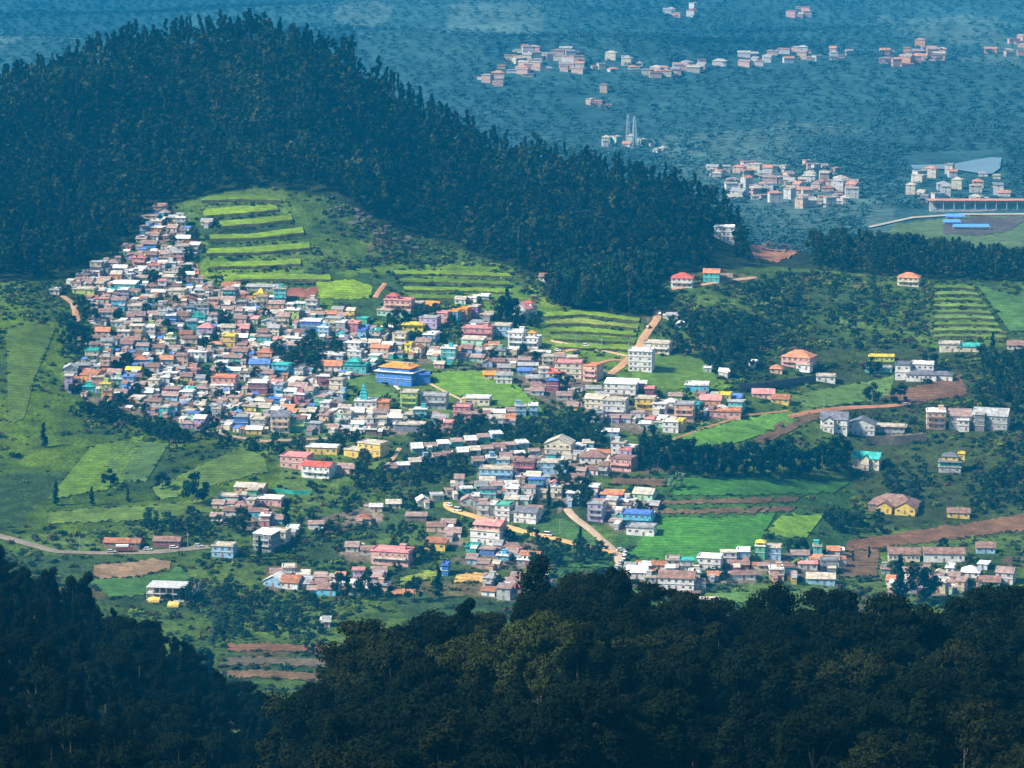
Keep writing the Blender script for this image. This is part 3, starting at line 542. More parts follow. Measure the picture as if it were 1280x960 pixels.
HERO = [
 ('house','large pink and mint mansion with red pavilion roof below the terraces','mansion',492,396,-14,[B(44,1,12,'mint','flat','pale',sh=3.6),B(36,2,9,'pink','flat','pink',up=3.8,dx=4,dy=2,balc=(1,),bc='peach'),B(15,1,6,'pink','hip','red',up=10,dx=-4,dy=3,sh=2.2)],'pink mansion'),
 ('house','pale grey two-storey block attached behind the pink mansion','house',517,392,-14,[B(22,2,8,'grey')],None),
 ('house','bright yellow flat-roofed house with rounded eaves above the village centre','house',516,414,-8,[B(26,1,9,'bright yellow','flat','yellow',sh=3.6,ov=1.0)],'bright yellow house'),
 ('house','pink two-storey house at the lower end of the rainbow row','house',553,404,-20,[B(14,2,7,'pink',rc='pink')],None),
 ('house','teal blue two-storey house in the middle of the rainbow row','house',566,402,-20,[B(13,2,7,'cyan',rc='orange')],None),
 ('house','orange two-storey house between the teal and purple houses','house',578,399,-20,[B(13,2,7,'orange',rc='orange')],'rainbow row'),
 ('house','purple two-storey house at the upper end of the rainbow row','house',591,396,-20,[B(13,2,7,'purple',rc='pale')],None),
 ('house','orange-roofed yellow bungalow uphill of the rainbow row','house',535,388,-14,[B(26,1,8,'yellow','gable','orange')],None),
 ('house','long pale lilac row house leading up to the rainbow row','house',535,410,-20,[B(24,2,7,'lilac',rc='grey')],None),
 ('house','long pink two-storey house with white stair room','house',596,423,-10,[B(38,2,9,'pink',rc='pink',head=1,balc=(1,),bc='rose')],'long pink house'),
 ('house','pale blue two-storey house adjoining the long pink house','house',626,420,-10,[B(24,2,9,'sky blue',rc='pale')],None),
 ('house','mint green shed-roofed house below the long pink house','house',590,431,-16,[B(28,1,8,'mint','shed','pale')],None),
 ('villa','white three-storey villa with orange tower cap beside the dirt tracks','villa',652,435,-16,[B(20,3,9,'white',rc='white',dx=-8,balc=(1,2),head=1),B(20,2,9,'white',rc='white',dx=11,dy=1,balc=(1,)),B(9,1,4,'white','hip','orange',dx=12,dy=2,up=6.2)],'white villa'),
 ('church','small pale grey church with pink gabled roof under the trees','church',648,398,-30,[B(24,1,13,'pale grey','gablefront','pink',sh=6,dense=6,rise=3.6),B(9,1,4,'white','hip','red',dx=6,dy=7,up=6,sh=3)],'grey church'),
 ('school','long cream three-storey school building beside the dirt road','school',710,474,-8,[B(34,3,11,'cream',rc='pink',dense=4,sh=3.1)],'cream school'),
 ('school','pink and white three-storey wing attached to the cream school','school',737,477,-26,[B(19,3,10,'peach',rc='terracotta',balc=(1,2),bc='pink')],None),
 ('house','cream house with red gabled roof beside the cream school','house',695,474,-8,[B(20,1,8,'cream','gable','red',sh=3.6)],None),
 ('apartment_block','tall white four-storey block standing alone beside the dirt road','apartment',800,465,-12,[B(30,4,11,'white',rc='white',sh=3.0,dense=2.6,head=1)],'tall white block'),
 ('house','wide cream two-storey villa uphill of the tall white block','villa',820,442,-16,[B(34,2,10,'cream',rc='pale',balc=(1,))],None),
 ('villa','white two-storey villa with red hipped roof at the forest edge','villa',852,360,-10,[B(27,2,10,'white','hip','red',sh=3.2,balc=(1,))],'red-roofed villa'),
 ('house','teal house with orange gabled roof at the forest edge','house',889,353,-8,[B(20,2,8,'turquoise','gable','terracotta')],None),
 ('villa','cream hill house with tiled hipped roof below the tree belt','villa',1135,358,-14,[B(27,2,10,'cream','hip','terracotta',sh=2.9,balc=(1,),bc='cream')],'tiled hill house'),
 ('villa','large pink villa with orange hipped roof and long balconies','villa',994,460,-24,[B(38,2,13,'pink','hip','terracotta',sh=3.3,balc=(1,),bc='pink'),B(18,1,6,'white',rc='pale',dx=14,dy=-5)],'orange-roofed pink villa'),
 ('house','small terracotta-roofed house in front of the large pink villa','house',970,467,-10,[B(15,1,7,'peach','hip','terracotta')],None),
 ('house','cyan single-storey block with white parapet in the meadow','house',871,491,-8,[B(30,1,9,'cyan',rc='white',sh=4.2,par=.9,dense=4)],'cyan block'),
 ('house','orange and yellow house with pink roof beside the cyan block','house',888,508,-10,[B(26,1,9,'orange','gable','pink',sh=3.6)],None),
 ('house','bright yellow two-storey house next to the orange house','house',905,507,-10,[B(16,2,8,'bright yellow',rc='yellow')],None),
 ('house','blue tarpaulin-roofed house at the green field corner','house',919,505,-10,[B(14,1,7,'sky blue','shed','blue',sh=3.6)],None),
 ('house','long salmon terrace building above the triangular green field','house',906,523,-8,[B(40,1,9,'pink',rc='terracotta',sh=3.8)],None),
 ('house','brown-orange three-storey block with striped balconies','apartment',855,526,-8,[B(25,3,9,'pink',rc='grey',trim='orange',balc=(1,2),bc='peach')],'salmon block'),
 ('house','golden yellow two-storey house with deep arcade','house',806,512,-10,[B(25,2,9,'yellow',rc='pale',balc=(1,),bc='yellow')],'golden house'),
 ('house','tall yellow narrow house at the edge of the green field','house',848,540,-20,[B(11,2,7,'yellow',rc='yellow')],None),
 ('house','white two-storey house with flat roof by the field edge','house',838,541,-12,[B(20,2,8,'white',rc='white')],None),
 ('house','grey and glass three-storey building in the village centre','house',767,521,-14,[B(30,3,10,'pale grey',rc='pale',dense=2.5,balc=(1,))],'grey glass building'),
 ('house','long white industrial shed behind the golden house','shed',775,493,-12,[B(40,2,10,'white','shed','white',rise=1.4,dense=4)],'long white shed'),
 ('house','pale cream long house with low roof above the tree clump','house',745,512,-16,[B(30,2,8,'cream','gable','pale')],None),
 ('house','red-walled house carrying a blue tank sheet roof','house',690,489,-10,[B(16,2,7,'maroon',rc='blue')],None),
 ('villa','white modern villa with grey hipped porch roofs on red earth','villa',1142,475,-10,[B(19,2,11,'white',rc='slate',dx=-14,sh=4.4),B(28,2,10,'white',rc='white',dx=10,dy=6,sh=4.2),B(38,1,9,'white','hip','slate',dx=10,dy=-3,sh=4.0,rise=2.0,dense=2.4),B(26,1,7,'white','hip','slate',dx=36,dy=-1,sh=3.8,rise=1.6,dense=5)],'white modern villa'),
 ('apartment_block','brown and cream three-storey apartment house with open balconies','apartment',1170,537,-6,[B(24,3,11,'peach',rc='white',dx=0,sh=3.3,balc=(0,1,2),bc='brown',head=1)],'brown apartment house'),
 ('apartment_block','grey stepped block with sloping maroon roof beside the apartment house','apartment',1200,537,-6,[B(28,2,11,'grey','shed','mauve',sh=3.8,rise=2.2,dense=4),B(14,2,5,'white',rc='white',dx=4,dy=-4,sh=3.0)],None),
 ('apartment_block','grey three-storey block with pale metal gabled roof above the road','apartment',1237,538,-16,[B(44,2,13,'grey','gable','grey',sh=4.2,dense=3),B(12,3,5,'dark grey',rc='grey',dx=-12,dy=-3,sh=3)],'grey metal-roofed block'),
 ('villa','white villa with grey front gables left of its twin wing','villa',1042,540,-12,[B(34,2,11,'white','gable','slate',sh=3.6,rise=3.4),B(14,2,4,'white','gablefront','slate',dx=-6,dy=-3,sh=3.4,rise=2)],'grey-gabled villa'),
 ('villa','white and grey wing with wide front gable beside the gabled villa','villa',1076,545,-12,[B(34,2,11,'pale grey','gablefront','slate',sh=3.2,rise=3.2)],None),
 ('house','flat-roofed grey guest annex behind the retaining wall','annex',1112,541,-10,[B(38,1,8,'grey',rc='pale',sh=3.4,ov=1.0)],None),
 ('villa','cream two-storey villa with teal green gabled roof','villa',1082,587,-18,[B(34,2,10,'cream','gable','teal',sh=3.1,rise=2.8),B(10,2,3,'cream','gablefront','teal',dx=0,dy=-2,sh=3.1,rise=2)],'teal-roofed villa'),
 ('villa','yellow villa with grey pagoda-like roof and square tower','villa',1187,591,-12,[B(28,1,9,'grey',rc='pale',sh=3),B(26,1,8,'turquoise','hip','slate',up=3.2,rise=.8,ov=1.2),B(20,1,7,'yellow','hip','slate',up=6,dy=1,rise=1.6),B(8,2,4,'yellow',rc='yellow',up=3.4,dx=14,dy=3,sh=3.4)],'yellow tower villa'),
 ('house','wide brown-roofed bungalow with yellow painted gables','bungalow',1118,640,-18,[B(60,1,16,'brown','hip','brown',dx=-4,sh=3.6,rise=4.4),B(26,1,9,'yellow','gablefront','brown',dx=16,dy=-5,sh=3.4,rise=3.0),B(20,1,8,'yellow','gablefront','brown',dx=-12,dy=-4,sh=3.2,rise=2.4)],'yellow-gabled bungalow'),
 ('house','low yellow cottage with brown roof beyond the yellow-gabled bungalow','house',1198,648,-8,[B(28,1,7,'yellow','gable','brown')],None),
 ('house','yellow stepped house with two flat roof levels','house',456,570,-30,[B(28,1,8,'yellow',rc='cream' if 0 else 'pale',dx=-10,dy=-5,sh=3.4),B(34,2,9,'yellow',rc='pale',dx=6,sh=3.4)],'yellow stepped house'),
 ('house','coral pink two-storey block with flat roof','house',367,586,-16,[B(36,2,11,'pink',rc='pink',sh=3.2,dense=3)],'coral block'),
 ('house','white two-storey house with red roof and veranda bands','house',394,598,-20,[B(38,2,11,'white','gable','red',sh=3.2,rise=1.6,balc=(1,))],'white veranda house'),
 ('house','long yellow and white house uphill of the coral block','house',402,568,-10,[B(40,1,8,'yellow',rc='white',sh=3.6)],None),
 ('house','brick cottage with blue end wall beside the white veranda house','house',430,592,-18,[B(28,1,7,'peach','gable','mauve')],None),
 ('house','orange bungalow with long pale roof above the gully','house',311,617,-14,[B(38,1,9,'orange','gable','pale',sh=3.2,rise=1.6)],'orange bungalow'),
 ('house','white bungalow with pink pillared front','house',336,632,-12,[B(32,1,8,'pink',rc='white',sh=3.4,dense=2)],'pillared bungalow'),
 ('house','flat grey workshop with teal front below the orange bungalow','house',285,628,-10,[B(26,1,7,'turquoise',rc='pale')],None),
 ('apartment_block','pink and white three-storey block with gabled top by the ochre road','apartment',606,681,-22,[B(40,2,12,'white',rc='pale',sh=3.4,dense=3),B(34,1,10,'pink','gable','pink',up=7,dy=1,dx=2,rise=1.8,ov=.9)],'gabled pink block'),
 ('house','bright yellow long house below the brown cottages','house',543,688,-14,[B(28,1,8,'yellow','shed','rust',sh=3.8)],'long yellow house'),
 ('apartment_block','pink two-storey apartment house with cluttered flat roof','apartment',487,707,-16,[B(50,2,11,'pink',rc='pink',sh=3.4,head=1,balc=(1,),bc='cream')],'pink apartment house'),
 ('house','dark concrete three-storey shell with white sheet roof','house',328,690,-28,[B(26,3,9,'dark grey','shed','white',sh=3.0,balc=(1,2),bc='grey')],'concrete shell'),
 ('house','white and blue roadside house with flat cream roof','house',278,697,-10,[B(28,2,8,'sky blue',rc='pale',sh=2.8)],None),
 ('house','cream house with flat roofs uphill of the concrete shell','house',345,680,-16,[B(26,2,8,'cream',rc='pale')],None),
 ('house','long rusty-roofed roadside shop with brown front','shop',152,686,-6,[B(46,1,8,'brown','gable','rust',rise=1.5)],'rusty roadside shop'),
 ('house','brick-coloured roadside shop with brown roof beside the hedge','shop',208,684,-6,[B(34,1,8,'rust' if 0 else 'maroon','gable','brown',rise=1.5)],None),
 ('house','pale blue gabled sheds with yellow corner in the lower valley','shed',350,735,-18,[B(26,1,10,'sky blue','gablefront','white',dx=-10,sh=3),B(24,1,10,'white','gable','rust',dx=12,sh=3)],'pale gabled sheds'),
 ('house','cyan house under the brown roofs of the lower valley','house',408,745,-14,[B(24,1,8,'cyan','gable','brown',sh=3.4)],None),
 ('house','vivid blue two-storey house beside the vegetable field','house',795,657,-12,[B(38,2,9,'cyan',rc='blue',sh=2.9,balc=(1,),bc='cyan')],'vivid blue house'),
 ('house','deep blue long house with orange roof edge','house',764,627,-10,[B(28,1,8,'blue','shed','terracotta',sh=3.6)],'deep blue long house'),
 ('house','white and mauve house with flat roof below the vivid blue house','house',800,670,-14,[B(36,1,9,'white',rc='grey',sh=4.2)],None),
 ('house','grey three-storey house with open terraces by the dirt lane','house',744,652,-14,[B(20,3,8,'lilac',rc='grey',balc=(1,2),bc='grey')],None),
 ('house','pale gabled house with wide eaves uphill of the vivid blue house','house',803,625,-20,[B(26,1,9,'mint','gable','pale',sh=3.2)],None),
 ('house','salmon pink two-storey house beside the big dark trees','house',775,589,-24,[B(30,2,10,'pink',rc='brown',sh=3.2,balc=(1,),bc='pink')],'salmon house'),
 ('house','white house under a large brown tiled roof','house',741,580,-6,[B(34,1,10,'white','hip','brown',sh=3.8)],'brown-hipped house'),
 ('house','maroon two-storey house in the lower village','house',655,592,-6,[B(27,2,9,'maroon',rc='brown',balc=(1,),bc='rose')],'maroon house'),
 ('house','long pale blue two-storey house with arcade in the lower village','house',620,600,-8,[B(42,2,8,'sky blue',rc='pale',sh=2.8,balc=(1,),bc='sky blue')],'long pale blue house'),
 ('house','long lilac-blue house next to the maroon house','house',690,592,-8,[B(36,2,9,'sky blue',rc='pale',sh=2.8)],None),
 ('house','large cream sheet-roofed hall above the lower village','hall',697,569,-12,[B(34,2,12,'cream','gablefront','pale',sh=3)],None),
 ('house','tall white ruin wall house with green side','house',628,652,-14,[B(18,3,8,'white',rc='green',sh=2.8)],None),
 ('house','dark-roofed white house standing open on the green slope','house',656,655,-20,[B(30,2,8,'white','gable','slate',sh=3)],'dark-roofed house'),
 ('house','small white cottage alone on the green slope','house',667,645,-16,[B(20,1,7,'white','gable','brown')],None),
 ('house','green three-storey tower house capped with a yellow roof','house',950,699,-10,[B(12,2,6,'green',rc='white',sh=3.2),B(11,1,5,'bright yellow','hip','yellow',up=6.8,sh=1.6,rise=1)],'yellow-capped house'),
 ('house','sky blue two-storey house beside the yellow-capped house','house',966,700,-8,[B(20,2,8,'sky blue',rc='peach' if 0 else 'pale')],None),
 ('house','white two-storey house at the vegetable field edge','house',886,713,-12,[B(30,2,9,'white',rc='white')],'white field house'),
 ('house','long brown-roofed hall at the near edge of the valley','hall',845,738,-10,[B(46,2,10,'white','gable','brown',sh=3)],'long brown hall'),
 ('house','white sheet-roofed store beside the parked cars','store',796,724,-6,[B(26,1,9,'white','gable','white',sh=3.4)],None),
 ('house','long low pale blue shed below the valley houses','shed',1026,731,-4,[B(36,1,8,'sky blue','gable','pale',sh=3)],None),
 ('school','long whitewashed school building with blue plinth and brown roof','school',1180,703,-4,[B(52,1,9,'white','gable','brown',sh=4.4,rise=2.2,dense=3.6)],'whitewashed school'),
 ('school','long cream school row with barred windows beside the whitewashed school','school',1130,703,-4,[B(40,1,9,'cream','gable','brown',sh=4.2,rise=2.4,dense=2)],None),
 ('house','small white cottage with purple-brown roof beyond the school','house',1232,692,-6,[B(24,1,8,'sky blue','gable','brown')],None),
 ('house','pink and green cottage on the brown slope','house',1237,735,-10,[B(26,1,8,'green','gable','brown',sh=3),B(6,1,7,'pink',rc='brown',dx=-14,sh=3.2)],'pink and green cottage'),
 ('house','white pavilion roofs on the brown slope','house',1212,722,-14,[B(24,1,9,'white','hip','white',sh=2.8)],None),
 ('house','white broken gable wall house beside bare earth','house',1255,730,-20,[B(22,2,8,'pale grey','gable','mauve',sh=2.8)],None),
 ('house','magenta house hidden behind the tall cypress','house',1148,742,-10,[B(28,2,8,'lilac',rc='brown')],None),
 ('house','orange-pink three-storey house with red upper floors in the dense village','house',279,487,-8,[B(31,2,10,'pink',rc='terracotta',sh=3.4,balc=(1,),bc='pink'),B(29,1,3,'white',rc='white',dy=-3,sh=2.8)],'orange-pink house'),
 ('house','maroon and white two-storey house with white roof','house',322,492,-6,[B(24,2,9,'maroon',rc='white',sh=3)],'white-roofed maroon house'),
 ('house','cream and pink three-storey house with grey tiled roof','house',350,541,-4,[B(24,3,9,'cream','gable','slate',sh=3,balc=(1,2),bc='peach')],'grey-tiled house'),
 ('house','two-tone green and lime house on the lower lane','house',372,540,-4,[B(20,2,9,'green',rc='brown',sh=3.4,balc=(1,),bc='lime')],'two-tone green house'),
 ('house','bright blue two-storey house on the lower lane','house',301,535,-4,[B(18,2,8,'blue',rc='grey')],'lower blue house'),
 ('house','unpainted grey concrete house beside the bright blue house','house',322,538,-8,[B(18,2,8,'grey',rc='pale')],None),
 ('shed','low yellow shed with broad white roof on the lower lane','shed',317,543,-4,[B(20,1,5,'yellow','shed','white',sh=2.6)],None),
 ('house','turquoise house with stepped roof above the grass slope','house',443,466,-10,[B(30,1,10,'turquoise',rc='teal',sh=4.2),B(16,1,7,'turquoise','hip','teal',up=4.4,dx=-2,dy=1,sh=2)],'turquoise stepped house'),
 ('house','terracotta-roofed white house beside the turquoise house','house',412,464,-6,[B(30,1,9,'white','gable','terracotta',sh=3.2)],None),
 ('temple','white temple base with a tall teal tower','temple',457,511,-4,[B(28,1,9,'white',rc='white',sh=4.2),],'teal temple tower'),
 ('house','lime green three-storey house with balconies below the blue hall','house',511,511,-6,[B(22,3,9,'lime',rc='lime' if 0 else 'pale',sh=3.0,balc=(1,2),bc='lime')],'lime house'),
 ('house','large grey two-storey house with flat roof below the blue hall','house',541,511,-8,[B(34,2,10,'grey',rc='grey',sh=3.6,balc=(1,),bc='pale grey')],'large grey house'),
 ('house','slate blue flat-roofed house above the tree belt','house',512,541,-10,[B(38,1,9,'slate',rc='pale',sh=4.2)],'slate blue house'),
 ('house','cream flat-roofed house alone below the grass slope','house',595,507,-10,[B(34,1,9,'cream',rc='white',sh=4.0)],None),
 ('house','rose pink two-storey house among the lower rows','house',577,522,-12,[B(22,2,8,'rose',rc='pink')],None),
 ('house','yellow shrine with small domed top at the village edge','shrine',325,374,-8,[B(16,1,6,'bright yellow',rc='yellow',sh=2.6),B(7,1,4,'bright yellow','hip','yellow',up=2.8,dy=1,sh=1.4,rise=2.2)],'yellow shrine'),
 ('shed','long grey roofless shed at the top of the village','shed',330,364,-4,[B(44,1,8,'grey','gable','grey',sh=2.6,rise=1.2)],'long grey shed'),
 ('house','red earthen-walled house with white annex beside the grey shed','house',288,364,-6,[B(22,1,8,'maroon','gable','rust',sh=3),B(10,1,5,'white',rc='white',dx=8,dy=-4,sh=3.4)],'red earthen house'),
 ('house','orange brick workshop at the corner of the village','house',110,477,-30,[B(24,1,10,'orange','gable','rust',sh=3.6)],'orange workshop'),
 ('house','mustard three-storey house in the dense village','house',286,434,-6,[B(16,2,8,'yellow',rc='yellow',sh=3.2)],'mustard house'),
 ('house','blue-walled house under a big white roof in the dense village','house',388,414,-8,[B(26,2,9,'blue',rc='white',sh=2.9)],'white-topped blue house'),
 ('house','violet-blue roofed cottage among the dense houses','house',324,461,-6,[B(26,1,8,'pale grey','gable','blue')],None),
 ('house','white temple hall with broad cream roof near the village top','house',218,372,-10,[B(26,1,10,'cream',rc='pale',sh=4)],'cream hall'),
 ('house','long white-roofed building with turquoise end near the village top','house',152,362,-12,[B(34,1,9,'turquoise','shed','white',sh=3.4)],'white-roofed long building'),
 ('house','lime green terrace house at the upper village corner','house',104,368,-10,[B(28,1,8,'lime',rc='lime' if 0 else 'pale',sh=3)],None),
 ('house','pale lilac pyramid-roofed house in the dense village','house',256,416,-10,[B(20,1,8,'lilac','hip','pink',sh=3.2)],None),
 ('building','white three-storey ruin standing inside the forest','building',905,302,-8,[B(25,3,9,'white',rc='white',dense=2.4,sh=3.2)],'forest ruin'),
 ('house','white cottage under the edge of the forest','house',680,352,-10,[B(13,1,7,'white','gable','brown')],None),
 ('house','cream workshop with a green sheet roof beside the red slope','workshop',1193,440,-8,[B(26,1,10,'cream',rc='pale',sh=4.6,dx=-6),B(26,1,8,'cream','shed','teal',dx=18,sh=3.4)],'green-roofed workshop'),
 ('house','brown gabled house at the far end of the red slope','house',1272,438,-10,[B(26,1,9,'pale grey','gable','brown',sh=3)],None),
 ('house','turquoise walled compound below the green-roofed workshop','house',1098,466,-8,[B(34,1,7,'turquoise',rc='blue' if 0 else 'grey',sh=2.8)],None),
 ('house','lime painted row above the turquoise compound','house',1102,452,-8,[B(32,1,7,'lime',rc='yellow',sh=2.8)],None),
 ('house','white flat house beside the grassy bank','house',1032,478,-8,[B(24,1,8,'white',rc='pale',sh=3.4)],None),
 ('house','salmon roofed low house beside the grey retaining wall','house',954,498,-6,[B(28,1,8,'peach','gable','pink',sh=2.8)],None),
 ('house','orange-brown cottage with yellow front near the grey wall','house',975,505,-14,[B(22,1,8,'yellow','gable','rust',sh=2.8)],None),
]
for nm, lab, cat, u, v, rot, bl, land in HERO:
    rt_, px = building(nm, lab, cat, u, v, rot, bl, land=land)
    if nm == 'temple':
        for k, (w0, z0, h0) in enumerate([(4.2,4.3,2.2),(3.4,6.5,2.0),(2.6,8.5,1.8),(1.8,10.3,1.6)]):
            b = MB(); b.box(-w0/2,w0/2,-w0/2,w0/2,0,h0-.25); b.box(-w0/2-.25,w0/2+.25,-w0/2-.25,w0/2+.25,h0-.25,h0)
            b.build('tower_tier', M_WALL, rt_, PAL['turquoise'], (-1.5, 5, z0))
        b = MB(); b.bar((0,0,0),(0,0,1.6),.7,n=8,r2=.1); b.build('finial', M_WALL, rt_, PAL['turquoise'], (-1.5,5,11.9))
# low concrete skeleton under construction, with yellow sheets
x, y, z = hit1(212, 752); px = y / F
sk = empty('building_site', (x, y, z + .2), R(-8)); tag(sk, 'unfinished grey concrete building with bare columns above the gully', 'building')
W_ = 62 * px; b = MB(); b.box(-W_/2, W_/2, 0, 14, -4, .3); b.build('floor_slab', M_WALL, sk, PAL['pale grey'])
for s in range(2):
    for i in range(8):
        for j in range(3):
            b = MB(); b.box(-.18,.18,-.18,.18,0,2.9); b.build('column', M_WALL, sk, PAL['grey'], (-W_/2+.4+i*(W_-.8)/7, .4+j*6.5, .3+s*3.1))
    b = MB(); b.box(-W_/2, W_/2*(1 if s == 0 else .8), 0, 14, 0, .2); b.build('floor_slab', M_WALL, sk, PAL['pale grey'], (0,0,3.2+s*3.1))
b = MB(); b.box(-W_/2+.4, W_/2-.4, 6.2, 6.4, .3, 6.2); b.build('wall', M_WALL, sk, PAL['brown'])
placed.append((212, 752, 34, 14, None, x, y))
for du, dv in ((-20, 2), (4, 8)):
    x2, y2, z2 = hit1(212 + du, 752 + dv); V = [(-2.6,0,0),(2.6,0,.1),(2.9,3,.9),(0,3.2,1.3),(-2.4,3,1.0),(0,0.2,.5),(-2.6,0,-.9),(2.6,0,-.9),(2.9,3,-.9),(-2.4,3,-.9)]
    tag(obj('tarpaulin', mesh_py('tarpaulin', V, [(0,5,3,4),(5,1,2,3),(6,7,1,5,0),(7,8,2,1),(8,9,4,3,2),(9,6,0,4)], M_SOLID), None, PAL['yellow'], (x2,y2,z2+1.2)), 'yellow plastic sheet pitched below the unfinished concrete building', 'tarpaulin', 'yellow sheets by the building site')

# retaining walls
def wall_strip(label, pl, h, col, th=.6):
    P = resample(pl, 14); X, Y, Z = hit(P[:,0], P[:,1]); V, Fs = [], []
    for i in range(len(X)): V += [(X[i],Y[i],Z[i]-1.2),(X[i],Y[i],Z[i]+h),(X[i],Y[i]+th,Z[i]+h),(X[i],Y[i]+th,Z[i]-1.2)]
    for i in range(len(X)-1):
        a, c = i*4, i*4+4; Fs += [(a,c,c+1,a+1),(a+1,c+1,c+2,a+2),(a+2,c+2,c+3,a+3)]
    Fs += [(0,1,2,3),(len(V)-1,len(V)-2,len(V)-3,len(V)-4)]
    return tag(obj('retaining_wall', mesh_py('retaining_wall', V, Fs, M_WALL), None, col), label, 'wall')
wall_strip('long dark stone retaining wall below the large pink villa', [(924,490),(960,487),(1020,478)], 4.5, (.10,.10,.11))
wall_strip('grey retaining wall below the grey-gabled villa', [(1082,556),(1120,556),(1158,553)], 5.0, (.17,.14,.11))
wall_strip('grey retaining wall of the white temple', [(396,519),(430,524),(475,522)], 3.0, (.33,.32,.30))
wall_strip('green painted fence wall below the white veranda house', [(342,615),(366,618),(388,618)], 2.0, (.05,.40,.30))

# -- ordinary village houses, filled in rows along the slope
WALLS = ['white']*15 + ['cream']*8 + ['pale grey']*3 + ['brown']*1 + ['pink']*3 + ['sky blue']*4 + ['turquoise']*2 + ['mint']*3 + ['peach']*3 + ['lilac']*2 + ['grey']*2 + ['yellow']*2 + ['cyan']*1 + ['green']*1 + ['orange']*1 + ['lime']*1
ROOFP = ['mauve']*12 + ['brown']*6 + ['rust']*1 + ['terracotta']*2 + ['pale']*5 + ['grey']*3 + ['white']*3 + ['pink']*1
ROOFF = ['pale']*9 + ['white']*5 + ['grey']*3 + ['mauve']*3 + ['pink']*1 + ['teal']*1
LANDS = [(p[4], p[5], p[6]) for p in placed if p[4]]
def near_land(x, y):
    best = sorted((math.hypot(x-a, (y-b)*0.8), n, x-a, y-b) for n, a, b in LANDS)[0]
    d, n, dx, dy = best
    if d < 16: rel = 'beside the'
    elif abs(dy) > abs(dx): rel = 'uphill of the' if dy > 0 else 'downhill of the'
    else: rel = 'along the slope from the'
    return rel, n, d
autos = []
def auto_house(u, v, wpx=None, pitched=None, wall=None, rc=None, st=None, rot=None, simple=False, ymin=1330.0):
    x, y, z = hit1(u, v, ymin); px = y / F
    wm = (wpx * px) if wpx else random.uniform(5.5, 11.5)
    if pitched is None: pitched = random.random() < .56
    wall = wall or random.choice(WALLS)
    rot = (-9 + 9*math.sin(u/95 + v/70) + random.gauss(0, 2.5)) if rot is None else rot
    if pitched:
        rt = random.choices(['gable','shed','hip','gablefront'], [7,2,1,1])[0]; rc = rc or random.choice(ROOFP); st = st or (1 if random.random() < .88 else 2); d = random.uniform(5.2, 7.2)
    else:
        rt = 'flat'; rc = rc or random.choice(ROOFF); st = st or random.choices([1,2,3],[6,4,.3])[0]; d = random.uniform(5.5, 8.5)
    autos.append(dict(u=u, v=v, x=x, y=y, z=z, wm=wm, pitched=pitched, wall=wall, rt=rt, rc=rc, st=st, d=d, rot=rot, simple=simple))
    placed.append((u, v, wm/px/2, d, None, x, y))
def clash(u, v, hw):
    for p in placed:
        if abs(u - p[0]) < (hw + p[2]) * .88 and -4.3 - p[3]*.08 < v - p[1] < 6.2 : return True
    return False
TZ = [t[0] for t in TREEZ]
def in_any(u, v, polys): return any(inpoly([u], [v], P)[0] for P in polys)
# explicit rows and colour accents seen in the photograph
def row(pl, n, walls, roofs, rot, pit=.8):
    P = resample(pl, n); L = np.hypot(*np.diff(np.asarray(pl, float), axis=0).T).sum() / n
    for i, (u, v) in enumerate(P): auto_house(u, v, L*.95, random.random() < pit, walls[i % len(walls)], roofs[i % len(roofs)], 1, rot)
row([(522,566),(560,560),(600,554),(622,549)], 7, ['turquoise','mint','white','turquoise','peach','turquoise','sky blue'], ['white','mauve','white','mauve'], 12)
row([(490,592),(530,580),(580,571),(655,560)], 12, ['white','pale grey','cream','sky blue','white','peach','cream','white'], ['mauve','white','pale','mauve','brown'], 14)
row([(598,582),(630,576),(668,570)], 5, ['sky blue','sky blue','white'], ['mauve','white'], 8, .5)
row([(530,632),(560,622),(600,614),(640,612)], 7, ['white','pale grey','white','turquoise','mint','sky blue','white'], ['white','grey','mauve'], 10)
row([(100,430),(130,428),(160,436),(200,440),(236,444)], 8, ['white','mint','sky blue','white','sky blue'], ['mauve','brown'], -8, 1)
row([(118,476),(150,470),(190,464)], 4, ['pale grey','mint','white'], ['brown','mauve','yellow'], -10, 1)
row([(150,497),(190,507),(235,520)], 5, ['cyan','yellow','cream','cyan','white'], ['mauve','pale','brown'], -12, .7)
